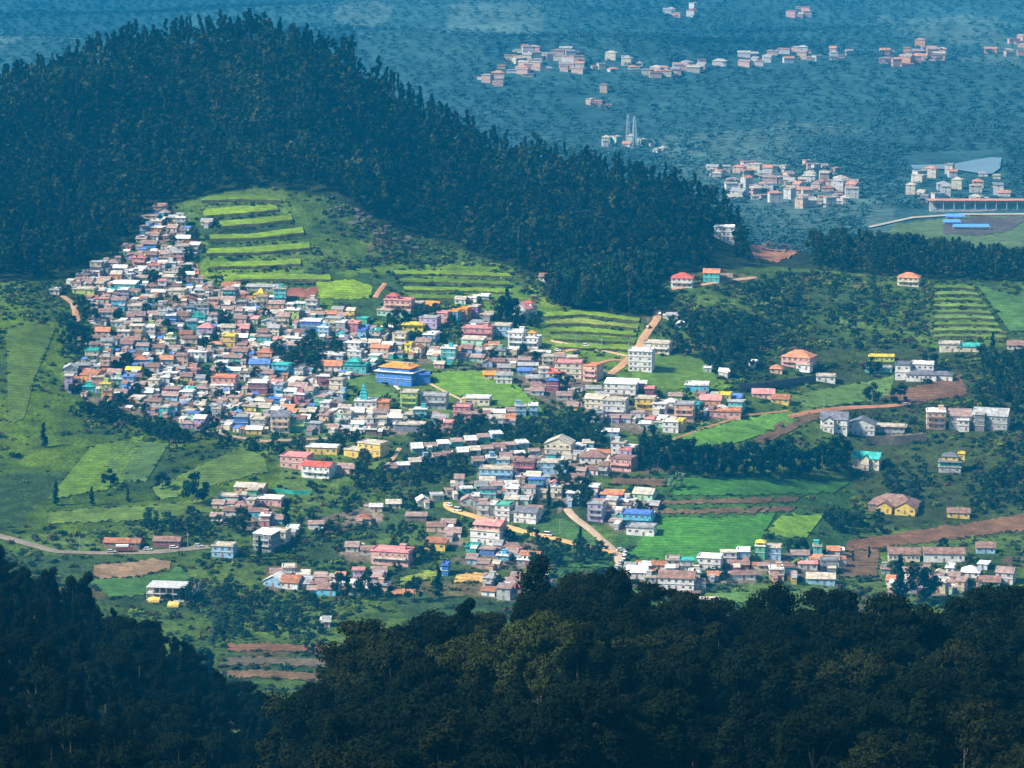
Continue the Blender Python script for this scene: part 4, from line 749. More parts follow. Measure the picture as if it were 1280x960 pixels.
for a in [(68,368,12,0,'white','grey',1),(176,325,12,0,'bright yellow','yellow',1),(118,345,14,0,'white','white',1),(150,340,16,1,'sky blue','white',1),(228,318,18,0,'white','pale',2),(232,336,18,0,'cream','pale',1),
  (258,282,14,1,'pale grey','grey',1),(205,270,14,1,'turquoise','mauve',1),(196,282,12,0,'peach','white',1),(215,290,12,1,'white','mauve',1),(190,300,16,1,'white','mauve',1),(186,310,18,1,'blue','mauve',1),
  (165,325,18,1,'lilac','mauve',1),(236,310,16,0,'orange','rust',1),(110,480+10,14,0,'turquoise','teal',1),(132,492,14,0,'lime','lime' if 0 else 'yellow',2),(160,483,14,0,'sky blue','blue',2),(146,480,14,0,'mint','white',1),
  (206,478,12,0,'white','white',1),(232,476,16,1,'yellow','brown',1),(216,492,18,1,'rose','mauve',1),(212,500,20,1,'sky blue','mauve',1),(183,505,18,0,'cyan','blue',2),(240,528,14,0,'mint','blue',2),(222,525,22,0,'pink','mauve',2),(205,521,12,0,'turquoise','pale',2),
  (176,455,16,1,'cyan','terracotta',1),(200,462,18,1,'white','brown',1),(250,452,16,0,'white','white',2),(290,452,24,1,'turquoise','mauve',1),(170,400,22,1,'purple','mauve',1),(130,396,22,1,'white','brown',1),(128,420,18,1,'peach','terracotta',1),
  (214,405,12,0,'blue','white',2),(248,402,18,0,'turquoise','mint' if 0 else 'teal',1),(328,427,22,0,'turquoise','mauve',1),(346,430,10,1,'white','pink',1),(300,445,18,1,'white','brown',1),(330,446,20,1,'orange','terracotta',1),
  (372,437,26,1,'blue','mauve',1),(404,420,14,0,'sky blue','white',2),(452,404,14,0,'green','teal',1),(442,415,12,0,'rose','pink',2),(452,425,11,0,'sky blue','blue',2),(440,440,20,0,'white','white',2),(510,442,9,0,'bright yellow','yellow',2),(520,446,14,1,'cream','rust',2),
  (474,446,24,1,'peach','terracotta',2),(416,450,26,0,'sky blue','white',1),(350,468,22,0,'cyan','teal',2),(338,498,20,1,'lilac','mauve',1),(372,488,22,1,'white','mauve',1),(404,482,17,0,'maroon','white',2),(420,487,18,0,'cream','pale',2),(374,505,14,0,'rose','white',2),(344,504,18,0,'blue','blue',1),
  (400,508,14,0,'green','mauve',2),(406,515,12,0,'white','white',2),(430,516,16,1,'white','pale',1),(480,515,14,0,'orange','terracotta',2),(530,545,20,0,'cream','pale',2),(555,540,22,0,'pink','pink',2),(590,530,22,0,'pink','mauve',2),(620,535,20,1,'white','pale',2),
  (612,474,16,1,'peach','orange',1),(630,480,20,1,'white','grey',2),(660,462,24,1,'cream','grey',1),(656,470,18,1,'sky blue','blue',1),(700,490,12,0,'pink','red',1),(706,500,20,1,'pale grey','mauve',1),(720,494,18,0,'yellow','pale',1),(752,489,26,1,'rose','mauve',1),
  (812,498,12,0,'maroon','pink',2),(824,516,18,0,'white','white',2),(838,508,16,1,'white','white',1),(868,512,12,0,'turquoise','teal',1),(760,545,26,1,'sky blue','white',1),(806,536,16,0,'pale grey','white',1),(744,528,20,0,'pale grey','grey',2),(826,535,18,0,'mint','pale',1),
  (690,612,16,1,'sky blue','pink',1),(670,612,20,0,'cyan','blue',2),(648,610,14,1,'cream','pale',1),(708,612,26,1,'white','brown',1),(718,604,22,1,'white','brown',1),(716,630,16,0,'sky blue','white',2),(610,624,20,0,'turquoise','dark',2),(620,636,22,1,'cream','brown',1),(640,624,16,0,'white','white',2),
  (608,694,20,0,'blue','mauve',1),(628,702,16,0,'cyan','white',1),(640,690,26,1,'pink','brown',1),(662,700,24,1,'white','terracotta',1),(624,680,16,1,'sky blue','mauve',1),(545,665,24,1,'peach','brown',1),(520,652,26,1,'brown','mauve',1),(566,672,20,1,'white','mauve',1),(590,690,16,0,'turquoise','teal',1),
  (462,694,22,1,'pale grey','brown',1),(440,690,16,1,'white','mauve',1),(448,727,14,0,'lilac','pink',2),(556,720,8,0,'blue','blue',2),(640,735,22,1,'rose','mauve',1),(670,728,20,0,'white','white',1),(610,745,18,1,'white','rust',1),(680,740,12,0,'blue','blue',1),
  (820,713+10,18,1,'white','rust',1),(1000,700,22,1,'mint','mauve',1),(1042,695,16,1,'white','terracotta',1),(1010,712,24,0,'pale grey','pink',1),(1036,714,22,0,'grey','grey',2),(925,712,22,1,'rose','brown',1),(930,725,30,1,'white','brown',1),(985,716,18,0,'turquoise','brown',1),
  (885,757,26,0,'lilac','pale',1),(860,752,18,1,'mint','brown',1),(735,560,14,1,'sky blue','pale',1),(722,563,12,1,'white','white',1),(905,470,14,1,'white','white',1),(885,466,8,0,'pale grey','white',1),(940,458,9,0,'white','white',1),(840,400,14,1,'white','grey',1),(852,410,16,1,'pale grey','white',1),
  (905,352,20,1,'brown','mauve',1),(1228,712,12,0,'white','white',1),(270,652,16,1,'white','mauve',1),(290,645,22,1,'white','brown',1),(320,646,22,1,'cyan','brown',1),(345,655,16,1,'sky blue','mauve',1),(395,662,20,1,'white','mauve',1),(365,668,16,0,'cream','white',1),(455,655,18,1,'peach','rust',1),(470,640,16,1,'cream','white',1),(492,636,18,1,'cream','pale',1),
  (560,660,18,1,'brown','mauve',1),(236,744,10,0,'orange','rust',1),(408,800-16,9,1,'white','grey',1),(1190,596,10,1,'pale grey','grey',1),(590,378,12,0,'white','white',1),(604,376,14,0,'pale grey','white',1),(575,380,14,1,'white','pale',1)]:
    if not clash(a[0], a[1], a[2] * .35): auto_house(a[0], a[1], a[2], bool(a[3]), a[4], a[5], a[6])
NOZONE = TZ + [[(430,474),(466,466),(508,500),(440,498)], [(540,462),(600,458),(645,474),(690,518),(600,502),(540,492)], [(540,412),(585,410),(575,428),(545,430)], [(690,425),(730,435),(745,455),(690,450)]]
GARDEN = []
for key, P in VILL.items():
    u0, u1 = min(p[0] for p in P), max(p[0] for p in P); v0, v1 = min(p[1] for p in P), max(p[1] for p in P)
    v = v1 - 1
    while v > v0:
        u = u0 + random.uniform(0, 10)
        while u < u1:
            hw = random.uniform(5.2, 9.8)
            uu = u + hw; vv = v + 2.2*math.sin(uu/37 + v*.3) + random.gauss(0, .7)
            inside = inpoly([uu], [vv], P)[0] and not in_any(uu, vv, NOZONE) and not clash(uu, vv, hw)
            if inside and (random.random() < .09 or (key in ('A1', 'A2') and uu < 270 and random.random() < .09)): GARDEN.append((uu, vv, hw)); placed.append((uu, vv, hw*.8, 5, None, 0, 0))
            elif inside and random.random() < .97:
                auto_house(uu, vv, hw*2*random.uniform(.93, 1.03))
            u += 2*hw + (random.uniform(1, 5) if random.random() < .15 else random.uniform(-.6, .6))
        v -= 6.6 if key == 'A1' else 7.2
SHEDS = []
for key, P in VILL.items():
    us = [p[0] for p in P]; vs = [p[1] for p in P]; A = (max(us)-min(us))*(max(vs)-min(vs))
    for _ in range(int(A/28)):
        uu, vv = random.uniform(min(us), max(us)), random.uniform(min(vs), max(vs)); hw = random.uniform(2.6, 4.4)
        if len(SHEDS) < 280 and inpoly([uu], [vv], P)[0] and not in_any(uu, vv, NOZONE) and not any(abs(uu-p[0]) < (hw+p[2])*.85 and -3 < vv-p[1] < 5 for p in placed):
            x, y, z = hit1(uu, vv); SHEDS.append((uu, vv, x, y, z, hw*2*y/F)); placed.append((uu, vv, hw, 4, None, x, y))
for uu, vv, x, y, z, wm in SHEDS:
    rz = R(random.gauss(-8, 12)); d = random.uniform(2.6, 4.2); hh = random.uniform(1.9, 2.6); wk = random.choice(['white','pale grey','grey','brown','sky blue','cream','peach']); rk = random.choice(['grey','rust','mauve','pale','blue','brown','white','mauve'])
    rel, n_, _d = near_land(x, y); r = empty('shed', (x, y, z+.1), rz); tag(r, f'tiny {wk} shed with {rk} roof {rel} {n_}', 'shed', 'tiny sheds between the houses')
    wall_block(r, wm, d, hh, footing(x, y, rz, wm, d, z), PAL[wk], 'shed', .45); roof_block(r, wm, d, hh, np.clip(np.array(RPAL[rk])*random.uniform(.8, 1.15), 0, .8), 'shed', .45, ov=.25)
    dd = obj('door', D_MESH, r, (.12,.09,.07)); dd.location = (wm*random.uniform(-.2, .2), -.02, .05); dd.scale = (.8, 1, 1.75)
# labels that single the houses out
RTW = {'gable':'gabled','shed':'lean-to','hip':'hipped','gablefront':'front-gabled','flat':'flat'}
for h in autos:
    size = 'small' if h['wm'] < 7 else ('long' if h['wm'] > 10.2 else '')
    stw = {1:'', 2:'two-storey', 3:'three-storey'}[h['st']]
    h['kind'] = 'cottage' if h['pitched'] else 'house'
    h['base'] = ' '.join(x for x in (size, h['wall'], stw, h['kind']) if x)
    h['roofw'] = f"with {ROOFWORD[h['rc']]} {RTW[h['rt']]} roof"
    rel, n, d = near_land(h['x'], h['y']); h['l1'] = f"{h['base']} {h['roofw']} {rel} {n}"
cnt = {}
for h in autos: cnt[h['l1']] = cnt.get(h['l1'], 0) + 1
for h in autos:
    h['label'] = h['l1']
    if cnt[h['l1']] > 1:
        o = sorted((math.hypot(q['x']-h['x'], q['y']-h['y']), q['wall'], q['kind']) for q in autos if q is not h)[:2]
        h['label'] = f"{h['base']} {h['roofw']} next to a {o[0][1]} {o[0][2]}"
cnt = {}
for h in autos: cnt[h['label']] = cnt.get(h['label'], 0) + 1
for h in autos:
    if cnt[h['label']] > 1: h['label'] = h['label'] + ' ' + ' '.join(near_land(h['x'], h['y'])[:2])
    if len(h['label'].split()) > 16: h['label'] = h['label'].replace(' ' + h['roofw'], '')
TANKS = []
for h in autos:
    rz = R(h['rot']); root = empty(h['kind'], (h['x'], h['y'], h['z']+.15), rz)
    tag(root, h['label'], h['kind'], 'pitched-roof cottages on the slope' if h['pitched'] else 'flat-roofed houses on the slope')
    sh = random.uniform(2.45, 2.8); H = sh * h['st']; w_, d = h['wm'], h['d']; rt = h['rt']
    rise = {'flat':0,'shed':.8}.get(rt, (d if rt == 'gable' else min(w_, d)) * random.uniform(.2, .3))
    zl = footing(h['x'], h['y'], rz, w_, d, h['z'])
    wc = np.clip(np.array(PAL[h['wall']]) * random.uniform(.8, 1.06), 0, .82); rc = np.array(RPAL[h['rc']]) * random.uniform(.75, 1.2)
    wall_block(root, w_, d, H, zl, wc, rt, rise, bare=random.random() < .45)
    roof_block(root, w_, d, H, np.clip(rc, 0, .8), rt, rise, ov=random.uniform(.35, .7), par=random.choice([0, .4, .6, .8]))
    openings(root, w_, d, h['st'], sh, wcol=random.choice([(.2,.1,.06),(.05,.2,.3),(.3,.05,.05),(.1,.25,.15)]), dense=random.uniform(2.6, 3.6), side=h['st'] > 1 or random.random() < .4)
    if random.random() < .5:
        aw, ad, ah = w_*random.uniform(.3, .5), d*random.uniform(.4, .8), random.uniform(2.0, 2.6); sd = random.choice([-1, 1]); ax, ay = sd*(w_*random.uniform(.1, .3)), -ad
        if random.random() < .45: ax, ay = sd*(w_/2+aw/2+.04), random.uniform(.3, d-ad)
        ac = np.clip(wc*random.uniform(.75, 1.1), 0, .8)
        wall_block(root, aw, ad-.05, ah, zl-.4, ac, 'shed', .5, ax, ay, 0, 'annex'); roof_block(root, aw, ad-.05, ah, RPAL[random.choice(['mauve','grey','white','rust','pale','brown'])], 'shed', .5, ax, ay, 0, .25)
    if h['st'] > 1 and random.random() < .6: bands(root, w_, d, h['st'], sh, 0, 0, 0)
    if h['st'] > 1 and random.random() < .45: balcony(root, w_*random.choice([.5, .9]), sh, 1, 0, 0, 0, np.clip(wc*random.uniform(.7,1.1), 0, .8))
    if not h['pitched'] and random.random() < .25:
        b = MB(); b.box(-1.2,1.2,0,2.2,0,2.1); b.box(-1.45,1.45,-.25,2.45,2.1,2.25); b.build('stair_room', M_WALL, root, wc, (random.uniform(-.25,.25)*w_, d*.5, H+.18))
    if not h['pitched'] and random.random() < .16: TANKS.append((root, random.uniform(-.3,.3)*w_, d*.25, H+.18))
b = MB(); b.bar((0,0,0),(0,0,1.1),.6,n=10); b.bar((0,0,1.1),(0,0,1.35),.6,n=10,r2=.2); TANK_ME = b.mesh('water_tank', M_SOLID)
for root, tx, ty, tz in TANKS:
    m_ = Matrix.Translation(root.location) @ Matrix.Rotation(root.rotation_euler.z, 4, 'Z')
    c = random.choice([('black',(.02,.02,.02)),('blue',(.03,.12,.5)),('white',(.7,.7,.7))])
    tag(obj('water_tank', TANK_ME, None, c[1], m_ @ Vector((tx, ty, tz))), f'small {c[0]} plastic water tank on a flat village roof', 'water tank', f'{c[0]} rooftop tanks')
print('houses', len(HERO), 'auto', len(autos), sum(h['pitched'] for h in autos))

# ------------------------------------------------------------------ distant town, racecourse buildings, masts, vehicles
FT = [  # (outline, count, wall choices, min distance, width range m)
 ([(885,212),(940,205),(1000,222),(1060,225),(1085,250),(1040,262),(980,262),(920,255)], 46, ['white','peach','cream','pink','pale grey'], 2750, (12, 24)),
 ([(1010,205),(1040,205),(1040,225),(1012,222)], 5, ['white','peach'], 2800, (10, 16)),
 ([(1120,245),(1200,235),(1285,236),(1285,252),(1180,262)], 9, ['white','cream','pale grey'], 2750, (12, 22)),
 ([(1135,218),(1180,216),(1250,222),(1250,238),(1140,236)], 7, ['white','cream'], 2900, (12, 22)),
 ([(610,74),(650,62),(720,66),(728,92),(640,98)], 24, ['peach','pink','white','cream'], 3900, (16, 34)),
 ([(590,100),(630,96),(632,108),(590,112)], 4, ['peach','white'], 3900, (14, 28)),
 ([(730,78),(800,72),(800,90),(740,92)], 6, ['white','cream'], 3900, (14, 26)),
 ([(805,92),(900,78),(900,86),(810,100)], 12, ['white','peach','cream'], 3900, (14, 30)),
 ([(905,72),(1030,62),(1070,70),(1030,82),(915,84)], 14, ['white','peach','pink','cream'], 3900, (14, 28)),
 ([(1098,68),(1160,56),(1180,66),(1165,84),(1110,86)], 16, ['orange','pink','peach'], 3900, (16, 30)),
 ([(1225,60),(1285,48),(1400,48),(1400,70),(1240,72)], 14, ['orange','pink','peach','white'], 3900, (16, 30)),
 ([(830,14),(870,10),(868,22),(834,22)], 4, ['white','peach'], 4300, (16, 28)),
 ([(985,12),(1010,10),(1010,24),(984,24)], 4, ['pink','peach'], 4300, (16, 28)),
 ([(690,110),(760,116),(760,150),(700,140)], 3, ['white','peach'], 3700, (12, 20)),
 ([(750,178),(780,176),(830,186),(826,192),(752,184)], 6, ['white','white','mint'], 3000, (8, 16)),
]
FARCLEAR = []
for P, n, walls, ymin, (w0, w1) in FT:
    FARCLEAR.append((P, ymin)); us = [p[0] for p in P]; vs = [p[1] for p in P]; got = 0; tries = 0; spots = []
    while got < int(n*1.5) and tries < 1500:
        tries += 1; u, v = random.uniform(min(us), max(us)), random.uniform(min(vs), max(vs))
        if not inpoly([u], [v], P)[0] or any(abs(u-a) < 6 and abs(v-c) < 2.2 for a, c in spots): continue
        spots.append((u, v)); got += 1; x, y, z = hit1(u, v, ymin); c = random.choice(walls); rt = random.choice(['flat','flat','gable','hip'])
        where = 'near the racecourse' if (u > 1100 and y < 3900) else ('in the hazy town behind the wooded ridge' if y < 3800 else 'on the far blue plateau')
        pale = [k for k in ('pink','peach','orange') if k == c]
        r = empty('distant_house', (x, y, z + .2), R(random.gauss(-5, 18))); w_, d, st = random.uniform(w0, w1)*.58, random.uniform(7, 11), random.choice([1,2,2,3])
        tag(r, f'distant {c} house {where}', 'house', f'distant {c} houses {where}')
        wall_block(r, w_, d, st*3.1, -4, np.array(PAL[c])*.6 + np.array((.15,.14,.14))*(.5 if y > 3900 else .8), rt, d*.22); roof_block(r, w_, d, st*3.1, np.array(RPAL[random.choice(['terracotta','pale','grey','pale'] if not pale else ['mauve','pale','mauve','terracotta'])])*.7 + .04, rt, 0 if rt == 'flat' else d*.22)  # walls and roofs greyed, haze softening put into their colours
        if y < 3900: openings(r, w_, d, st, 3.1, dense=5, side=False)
# grandstand
x, y, z = hit1(1232, 264, 2750); g = empty('grandstand', (x, y, z), 0); tag(g, 'long dark grandstand with stepped seats beside the distant racecourse', 'grandstand')
b = MB()
for i in range(5): b.box(-50, 50, i*2.2, 11, -2 if i == 0 else i*1.1-.3, i*1.1+.8)
b.build('seat_steps', M_WALL, g, PAL['grey'])
b = MB(); b.box(-52, 52, -1, 13, 9.6, 10); b.build('roof', M_ROOF, g, RPAL['terracotta'])
b = MB(); b.box(-50, 50, 11, 11.5, -2, 9.6); b.build('wall', M_WALL, g, PAL['cream'])
for i in range(11):
    b = MB(); b.box(-.3,.3,-.3,.3,-1,9.6); b.build('column', M_WALL, g, PAL['pale grey'], (-48+i*9.6, .4, 0))
for i, (u, v, w_) in enumerate([(1214, 287, 46), (1190, 281, 22), (1194, 274, 24)]):
    x, y, z = hit1(u, v, 2750); t = empty('marquee', (x, y, z), 0); tag(t, ['long', 'smaller', 'shorter'][i] + ' bright blue marquee roof on the racecourse infield' + ['', ' beside the long one', ' near the running track'][i], 'marquee')
    b = MB(); L = w_*y/F/2; b.poly([(-L,-4,3),(L,-4,3),(L,4,3),(-L,4,3),(-L+1,0,5),(L-1,0,5),(-L,-4,2.8),(L,-4,2.8),(L,4,2.8),(-L,4,2.8)], [(0,1,5,4),(1,2,5),(2,3,4,5),(3,0,4),(9,8,7,6),(6,7,1,0),(8,9,3,2)])
    b.build('canopy', M_SOLID, t, (.10,.28,.80))
    for sx in (-L+.2, 0, L-.2):
        for sy in (-3.8, 3.8):
            b = MB(); b.box(-.1,.1,-.1,.1,-.5,2.9); b.build('pole', M_SOLID, t, (.5,.5,.5), (sx, sy, 0))
def mast(label, u, v, hm, wb, col, ymin, name='lattice_mast'):
    x, y, z = hit1(u, v, ymin); r = empty(name, (x, y, z), R(20)); tag(r, label, 'mast')
    w0, w1 = wb, wb*.3; cs = [(-1,-1),(1,-1),(1,1),(-1,1)]; f = lambda c, t: (c[0]*(w0+(w1-w0)*t)/2, c[1]*(w0+(w1-w0)*t)/2, t*hm)
    for c in cs: m_ = MB(); m_.bar(f(c,0), f(c,1), wb*.05); m_.build('leg', M_SOLID, r, col)
    n = 7; m_ = MB()
    for i in range(n):
        for k in range(4):
            m_.bar(f(cs[k], i/n), f(cs[(k+1)%4], (i+1)/n), wb*.03); m_.bar(f(cs[k], (i+1)/n), f(cs[(k+1)%4], (i+1)/n), wb*.03)
    m_.build('lattice', M_SOLID, r, col)
    m_ = MB(); m_.bar((0,0,hm),(0,0,hm*1.06),wb*.06); m_.build('antenna', M_SOLID, r, col)
mast('tall white lattice mast on the ridge before the hazy valley', 793, 186, 33, 5.0, (.55,.55,.56), 2750)
mast('grey lattice mast standing behind the white lattice mast', 785, 182, 32, 4.5, (.45,.45,.47), 2850)
mast('thin lattice mast among the houses of the lower village', 765, 562, 17, 1.6, (.45,.45,.45), 1330)
mast('short lattice mast beside the tall white block', 786, 452, 11, 1.2, (.5,.5,.5), 1330)

b = MB(); b.bar((0,0,-1),(0,0,8.2),.14,n=6,r2=.1); POLE_ME = b.mesh('pole', M_SOLID); b = MB(); b.box(-1.1,1.1,-.07,.07,7.3,7.5); b.box(-.8,.8,-.06,.06,6.6,6.75); ARM_ME = b.mesh('crossarm', M_SOLID)
for u, v, where in [(752,440,'straight dirt track'),(720,436,'straight dirt track'),(700,668,'ochre descending road'),(640,658,'ochre descending road'),(592,642,'ochre descending road'),(742,676,'ochre descending road'),(100,690,'valley road'),(170,690,'valley road'),(235,686,'valley road'),
  (1030,512,'red cut road'),(1090,508,'red cut road'),(440,372,'mansion path'),(300,548,'lower village lane'),(350,552,'lower village lane'),(865,556,'triangular field path'),(905,540,'triangular field path'),(810,414,'climbing dirt road'),(786,450,'climbing dirt road')]:
    x, y, z = hit1(u, v); r = empty('utility_pole', (x, y, z), R(random.uniform(-30, 30))); tag(r, f'thin grey utility pole with crossarms beside the {where}', 'pole', f'utility poles along the {where}')
    obj('pole', POLE_ME, r, (.35,.34,.32)); obj('crossarm', ARM_ME, r, (.25,.24,.23))
def car_parts(van):
    h0, h1 = (.95, 2.0) if van else (.85, 1.45); b = MB()
    P = [(-2.1,.35),(2.1,.35),(2.15,.75),(1.25,h0),(-2.0,h0),(-2.15,.7)]
    b.poly([(x,-.82,z) for x,z in P]+[(x,.82,z) for x,z in P], [(5,4,3,2,1,0),(6,7,8,9,10,11)]+[(i,(i+1)%6,6+(i+1)%6,6+i) for i in range(6)])
    body = b.mesh('body', M_PAINT); b = MB(); Q = [(-1.9,h0),(1.1,h0),(.5,h1),(-1.6,h1)] if not van else [(-2.0,h0),(1.5,h0),(1.0,h1),(-1.95,h1)]
    b.poly([(x,-.76,z) for x,z in Q]+[(x,.76,z) for x,z in Q], [(3,2,1,0),(4,5,6,7)]+[(i,(i+1)%4,4+(i+1)%4,4+i) for i in range(4)])
    glass = b.mesh('cabin', M_GLASS); b = MB(); b.box(Q[3][0]-.02, Q[2][0]+.02, -.78, .78, h1, h1+.07); roof = b.mesh('roof_panel', M_PAINT)
    b = MB(); b.bar((0,-.11,0),(0,.11,0),.33,n=12); return body, glass, roof, b.mesh('wheel', M_TYRE)
CARS = [car_parts(False), car_parts(True)]
def vehicle(u, v, rot, col, van, label, group=None):
    x, y, z = hit1(u, v); r = empty('parked_car' if not van else 'parked_van', (x, y, z + .6), R(rot)); tag(r, label, 'van' if van else 'car', group)
    bd, gl, rf, wh = CARS[van]
    obj('body', bd, r, col); obj('cabin', gl, r); obj('roof_panel', rf, r, col)
    for sx in (-1.35, 1.35):
        for sy in (-.78, .78): obj('wheel', wh, r, None, (sx, sy, .33))
WHT, SIL, DRK = (.78,.78,.78), (.5,.52,.54), (.06,.06,.08)
for u, v, rot, c, van, lab, grp in [
  (685,671,-22,WHT,1,'white van on the ochre road beside the green slope',None),(668,666,-20,WHT,0,'white car on the ochre road below the small white cottage',None),
  (730,683,-22,SIL,0,'silver car on the ochre road before the lane junction',None),(754,687,-24,WHT,0,'white car on the ochre road near the lane junction',None),
  (776,690,10,WHT,0,'white car parked at the lane junction','cars parked at the junction'),(782,694,60,WHT,0,'white car parked at the lane junction','cars parked at the junction'),(781,700,70,WHT,1,'white van parked at the lane junction',None),
  (776,706,70,SIL,0,'silver car parked below the lane junction',None),(772,712,65,(.3,.45,.6),0,'pale blue car parked below the lane junction',None),(562,634,-60,WHT,0,'white car at the bend of the ochre road',None),
  (572,640,-30,WHT,1,'white van just below the bend of the ochre road',None),(139,692,0,SIL,0,'silver car on the valley road before the rusty shop',None),(185,689,3,WHT,0,'white car on the valley road between the two shops',None),(217,687,4,WHT,0,'white car on the valley road before the brick-coloured shop',None),
  (248,685,4,WHT,0,'white car at the far end of the valley road',None),(697,440,-20,WHT,0,'white car on the spur track beside the white villa',None),(732,434,-12,WHT,0,'white car on the straight track below the terraced field',None),
  (826,394,60,WHT,0,'white car on the dirt road under the dark grove',None),(811,411,60,(.5,.1,.08),0,'dark red car on the climbing dirt road',None),(1133,508,0,SIL,0,'silver car on the red cut road below the modern villa',None)]:
    vehicle(u, v, rot, c, van, lab, grp)
x, y, z = hit1(156, 691); lr = empty('lorry', (x, y, z + .6), R(2)); tag(lr, 'white-topped maroon lorry on the valley road', 'lorry')
b = MB(); b.box(-4.2, 1.8, -1.2, 1.2, .9, 2.6); b.build('cargo_body', M_PAINT, lr, (.22,.05,.06)); b = MB(); b.box(-4.3, 1.9, -1.3, 1.3, 2.6, 3.5); b.build('load_cover', M_SOLID, lr, (.75,.75,.75))
b = MB(); b.box(2.0, 3.9, -1.15, 1.15, .7, 2.7); b.build('cab', M_PAINT, lr, (.3,.06,.06)); b = MB(); b.box(3.9, 3.93, -1, 1, 1.7, 2.5); b.build('windscreen', M_GLASS, lr)
for sx in (-3.2, -2.2, 2.9):
    for sy in (-1.05, 1.05): o = obj('wheel', CARS[0][3], lr, None, (sx, sy, .5)); o.scale = (1.5, 1.5, 1.5)

# ------------------------------------------------------------------ where plants may grow (kept off fields, roads and houses)
UU, VV = np.meshgrid(np.arange(1280), np.arange(960)); free = np.ones((960, 1280), bool); lipz = np.zeros_like(free)
for P, lip in PATCHES:
    us = [p[0] for p in P]; vs = [p[1] for p in P]; a0, a1, c0, c1 = max(0, int(min(us))), min(1280, int(max(us))+1), max(0, int(min(vs))), min(960, int(max(vs))+1)
    if a1 > a0 and c1 > c0: free[c0:c1, a0:a1] &= ~inpoly(UU[c0:c1, a0:a1], VV[c0:c1, a0:a1], P)
def block(u, v, hw, up, dn):
    free[max(0, int(v-up)):max(0, int(v+dn)), max(0, int(u-hw)):max(0, int(u+hw))] = False
for P, wd in ROADPTS:
    for u, v in resample(P, max(4, len(P)*3)): block(u, v, wd*1.1+1, 2.0, 4)
block(905, 302, 17, 8, 40); block(972, 316, 42, 16, 26)
for p in placed: block(p[0], p[1], p[2]+1.5, p[3]*.55+2, 3.5)
def is_free(u, v):
    ui, vi = np.clip(np.asarray(u).astype(int), 0, 1279), np.clip(np.asarray(v).astype(int), 0, 959); return free[vi, ui]

# ------------------------------------------------------------------ vegetation meshes
def leaf_cloud(clumps, per, size, up=.35, seed=0, elong=1.5):
    """triangular leaf sprays filling ellipsoidal clumps, facing mostly outwards"""
    g = np.random.default_rng(seed); C = np.array(clumps, float); n = len(C) * per
    c = np.repeat(C, per, 0); d = g.normal(size=(n, 3)); d /= np.linalg.norm(d, axis=1)[:, None]
    r = g.random(n)[:, None] ** .45; P = c[:, :3] + d * r * c[:, 3:6]
    nrm = d + g.normal(size=(n, 3)) * .55 + np.array([0, 0, up]); nrm /= np.linalg.norm(nrm, axis=1)[:, None]
    a = np.cross(nrm, g.normal(size=(n, 3))); a /= np.linalg.norm(a, axis=1)[:, None]; b = np.cross(nrm, a)
    s = size * g.uniform(.6, 1.4, n)[:, None]
    V = np.stack([P + a*s*elong*.6, P - a*s*elong*.45 + b*s*.55, P - a*s*elong*.45 - b*s*.55], 1).reshape(-1, 3)
    return V, np.arange(3*n).reshape(-1, 3)
def trunk_mb(h, r, limbs, lean=0.0):
    b = MB(); b.bar((0,0,-1.2),(lean*.4,0,h*.5),r,n=6,r2=r*.7); b.bar((lean*.4,0,h*.48),(lean,0,h),r*.7,n=6,r2=r*.25)
    for (x, y, z) in limbs: b.bar((lean*.5*z/h, 0, z*.62),(x,y,z),r*.38,n=4,r2=r*.1)
    return b
def broad(seed, h, cr, per, size, nc, base=.45, flat=.55):
    g = np.random.default_rng(seed); cl = []
    for i in range(nc):
        t = g.random(); ang = g.random()*6.28; rad = cr*(.25+.75*math.sqrt(g.random()))*(1-.65*max(0, t-.45)); z = h*(base+(1-base)*t*.93)
        k = cr*g.uniform(.26, .46); cl.append((rad*math.cos(ang), rad*math.sin(ang), z, k, k, k*flat))
    cl.append((0, 0, h*.93, cr*.35, cr*.35, cr*.3))
    return cl, leaf_cloud(cl, per, size, .35, seed)
def slim(seed, h, cr, per, size, nc, base=.35):
    g = np.random.default_rng(seed); cl = []
    for i in range(nc):
        t = (i+.5)/nc; z = h*(base+(1-base)*t); rr = cr*(1-.55*t)*g.uniform(.2, .75); ang = g.random()*6.28; k = cr*(.62-.25*t)*g.uniform(.7, 1.15)
        cl.append((rr*math.cos(ang), rr*math.sin(ang), z, k, k, k*1.05))
    return cl, leaf_cloud(cl, per, size, .3, seed)
def cone(seed, h, cr, per, size, nc):
    g = np.random.default_rng(seed); cl = []
    for i in range(nc):
        t = (i+.5)/nc; k = cr*(.25+.75*(1-t)**.8)*.75; ang = g.random()*6.28; rr = k*.45
        cl.append((rr*math.cos(ang), rr*math.sin(ang), h*(.08+.9*t), k, k, h/nc*.9))
    return cl, leaf_cloud(cl, per, size, .2, seed)
def variant(kind, cl, leaf, h, r, bark_limbs=6):
    g = np.random.default_rng(int(h*97)); idx = g.permutation(len(cl))[:bark_limbs]
    return dict(h=h, crown=mesh_np('crown', leaf[0], leaf[1], M_LEAF), trunk=trunk_mb(h*.88, r, [cl[i][:3] for i in idx]).mesh('trunk', M_BARK), raw=leaf)
BIG = [variant('big', *broad(100+i, 17, 5.0+.6*(i % 3), 430, .30, 30+2*(i % 4), .34+.05*(i % 3), .55), 17, .30, 8) for i in range(7)]
TALL = [variant('tall', *slim(140+i, 18, 3.2+.5*(i % 3), 400, .28, 18, .28), 18, .24, 8) for i in range(5)]
FIR = [variant('fir', *cone(160+i, 17, 3.0, 260, .36, 16), 17, .24, 6) for i in range(4)]
MIDT = [variant('mid', *broad(200+i, 9, 3.9+.4*(i % 3), 80, .55, 14, .25, .75), 9, .25, 4) for i in range(5)]
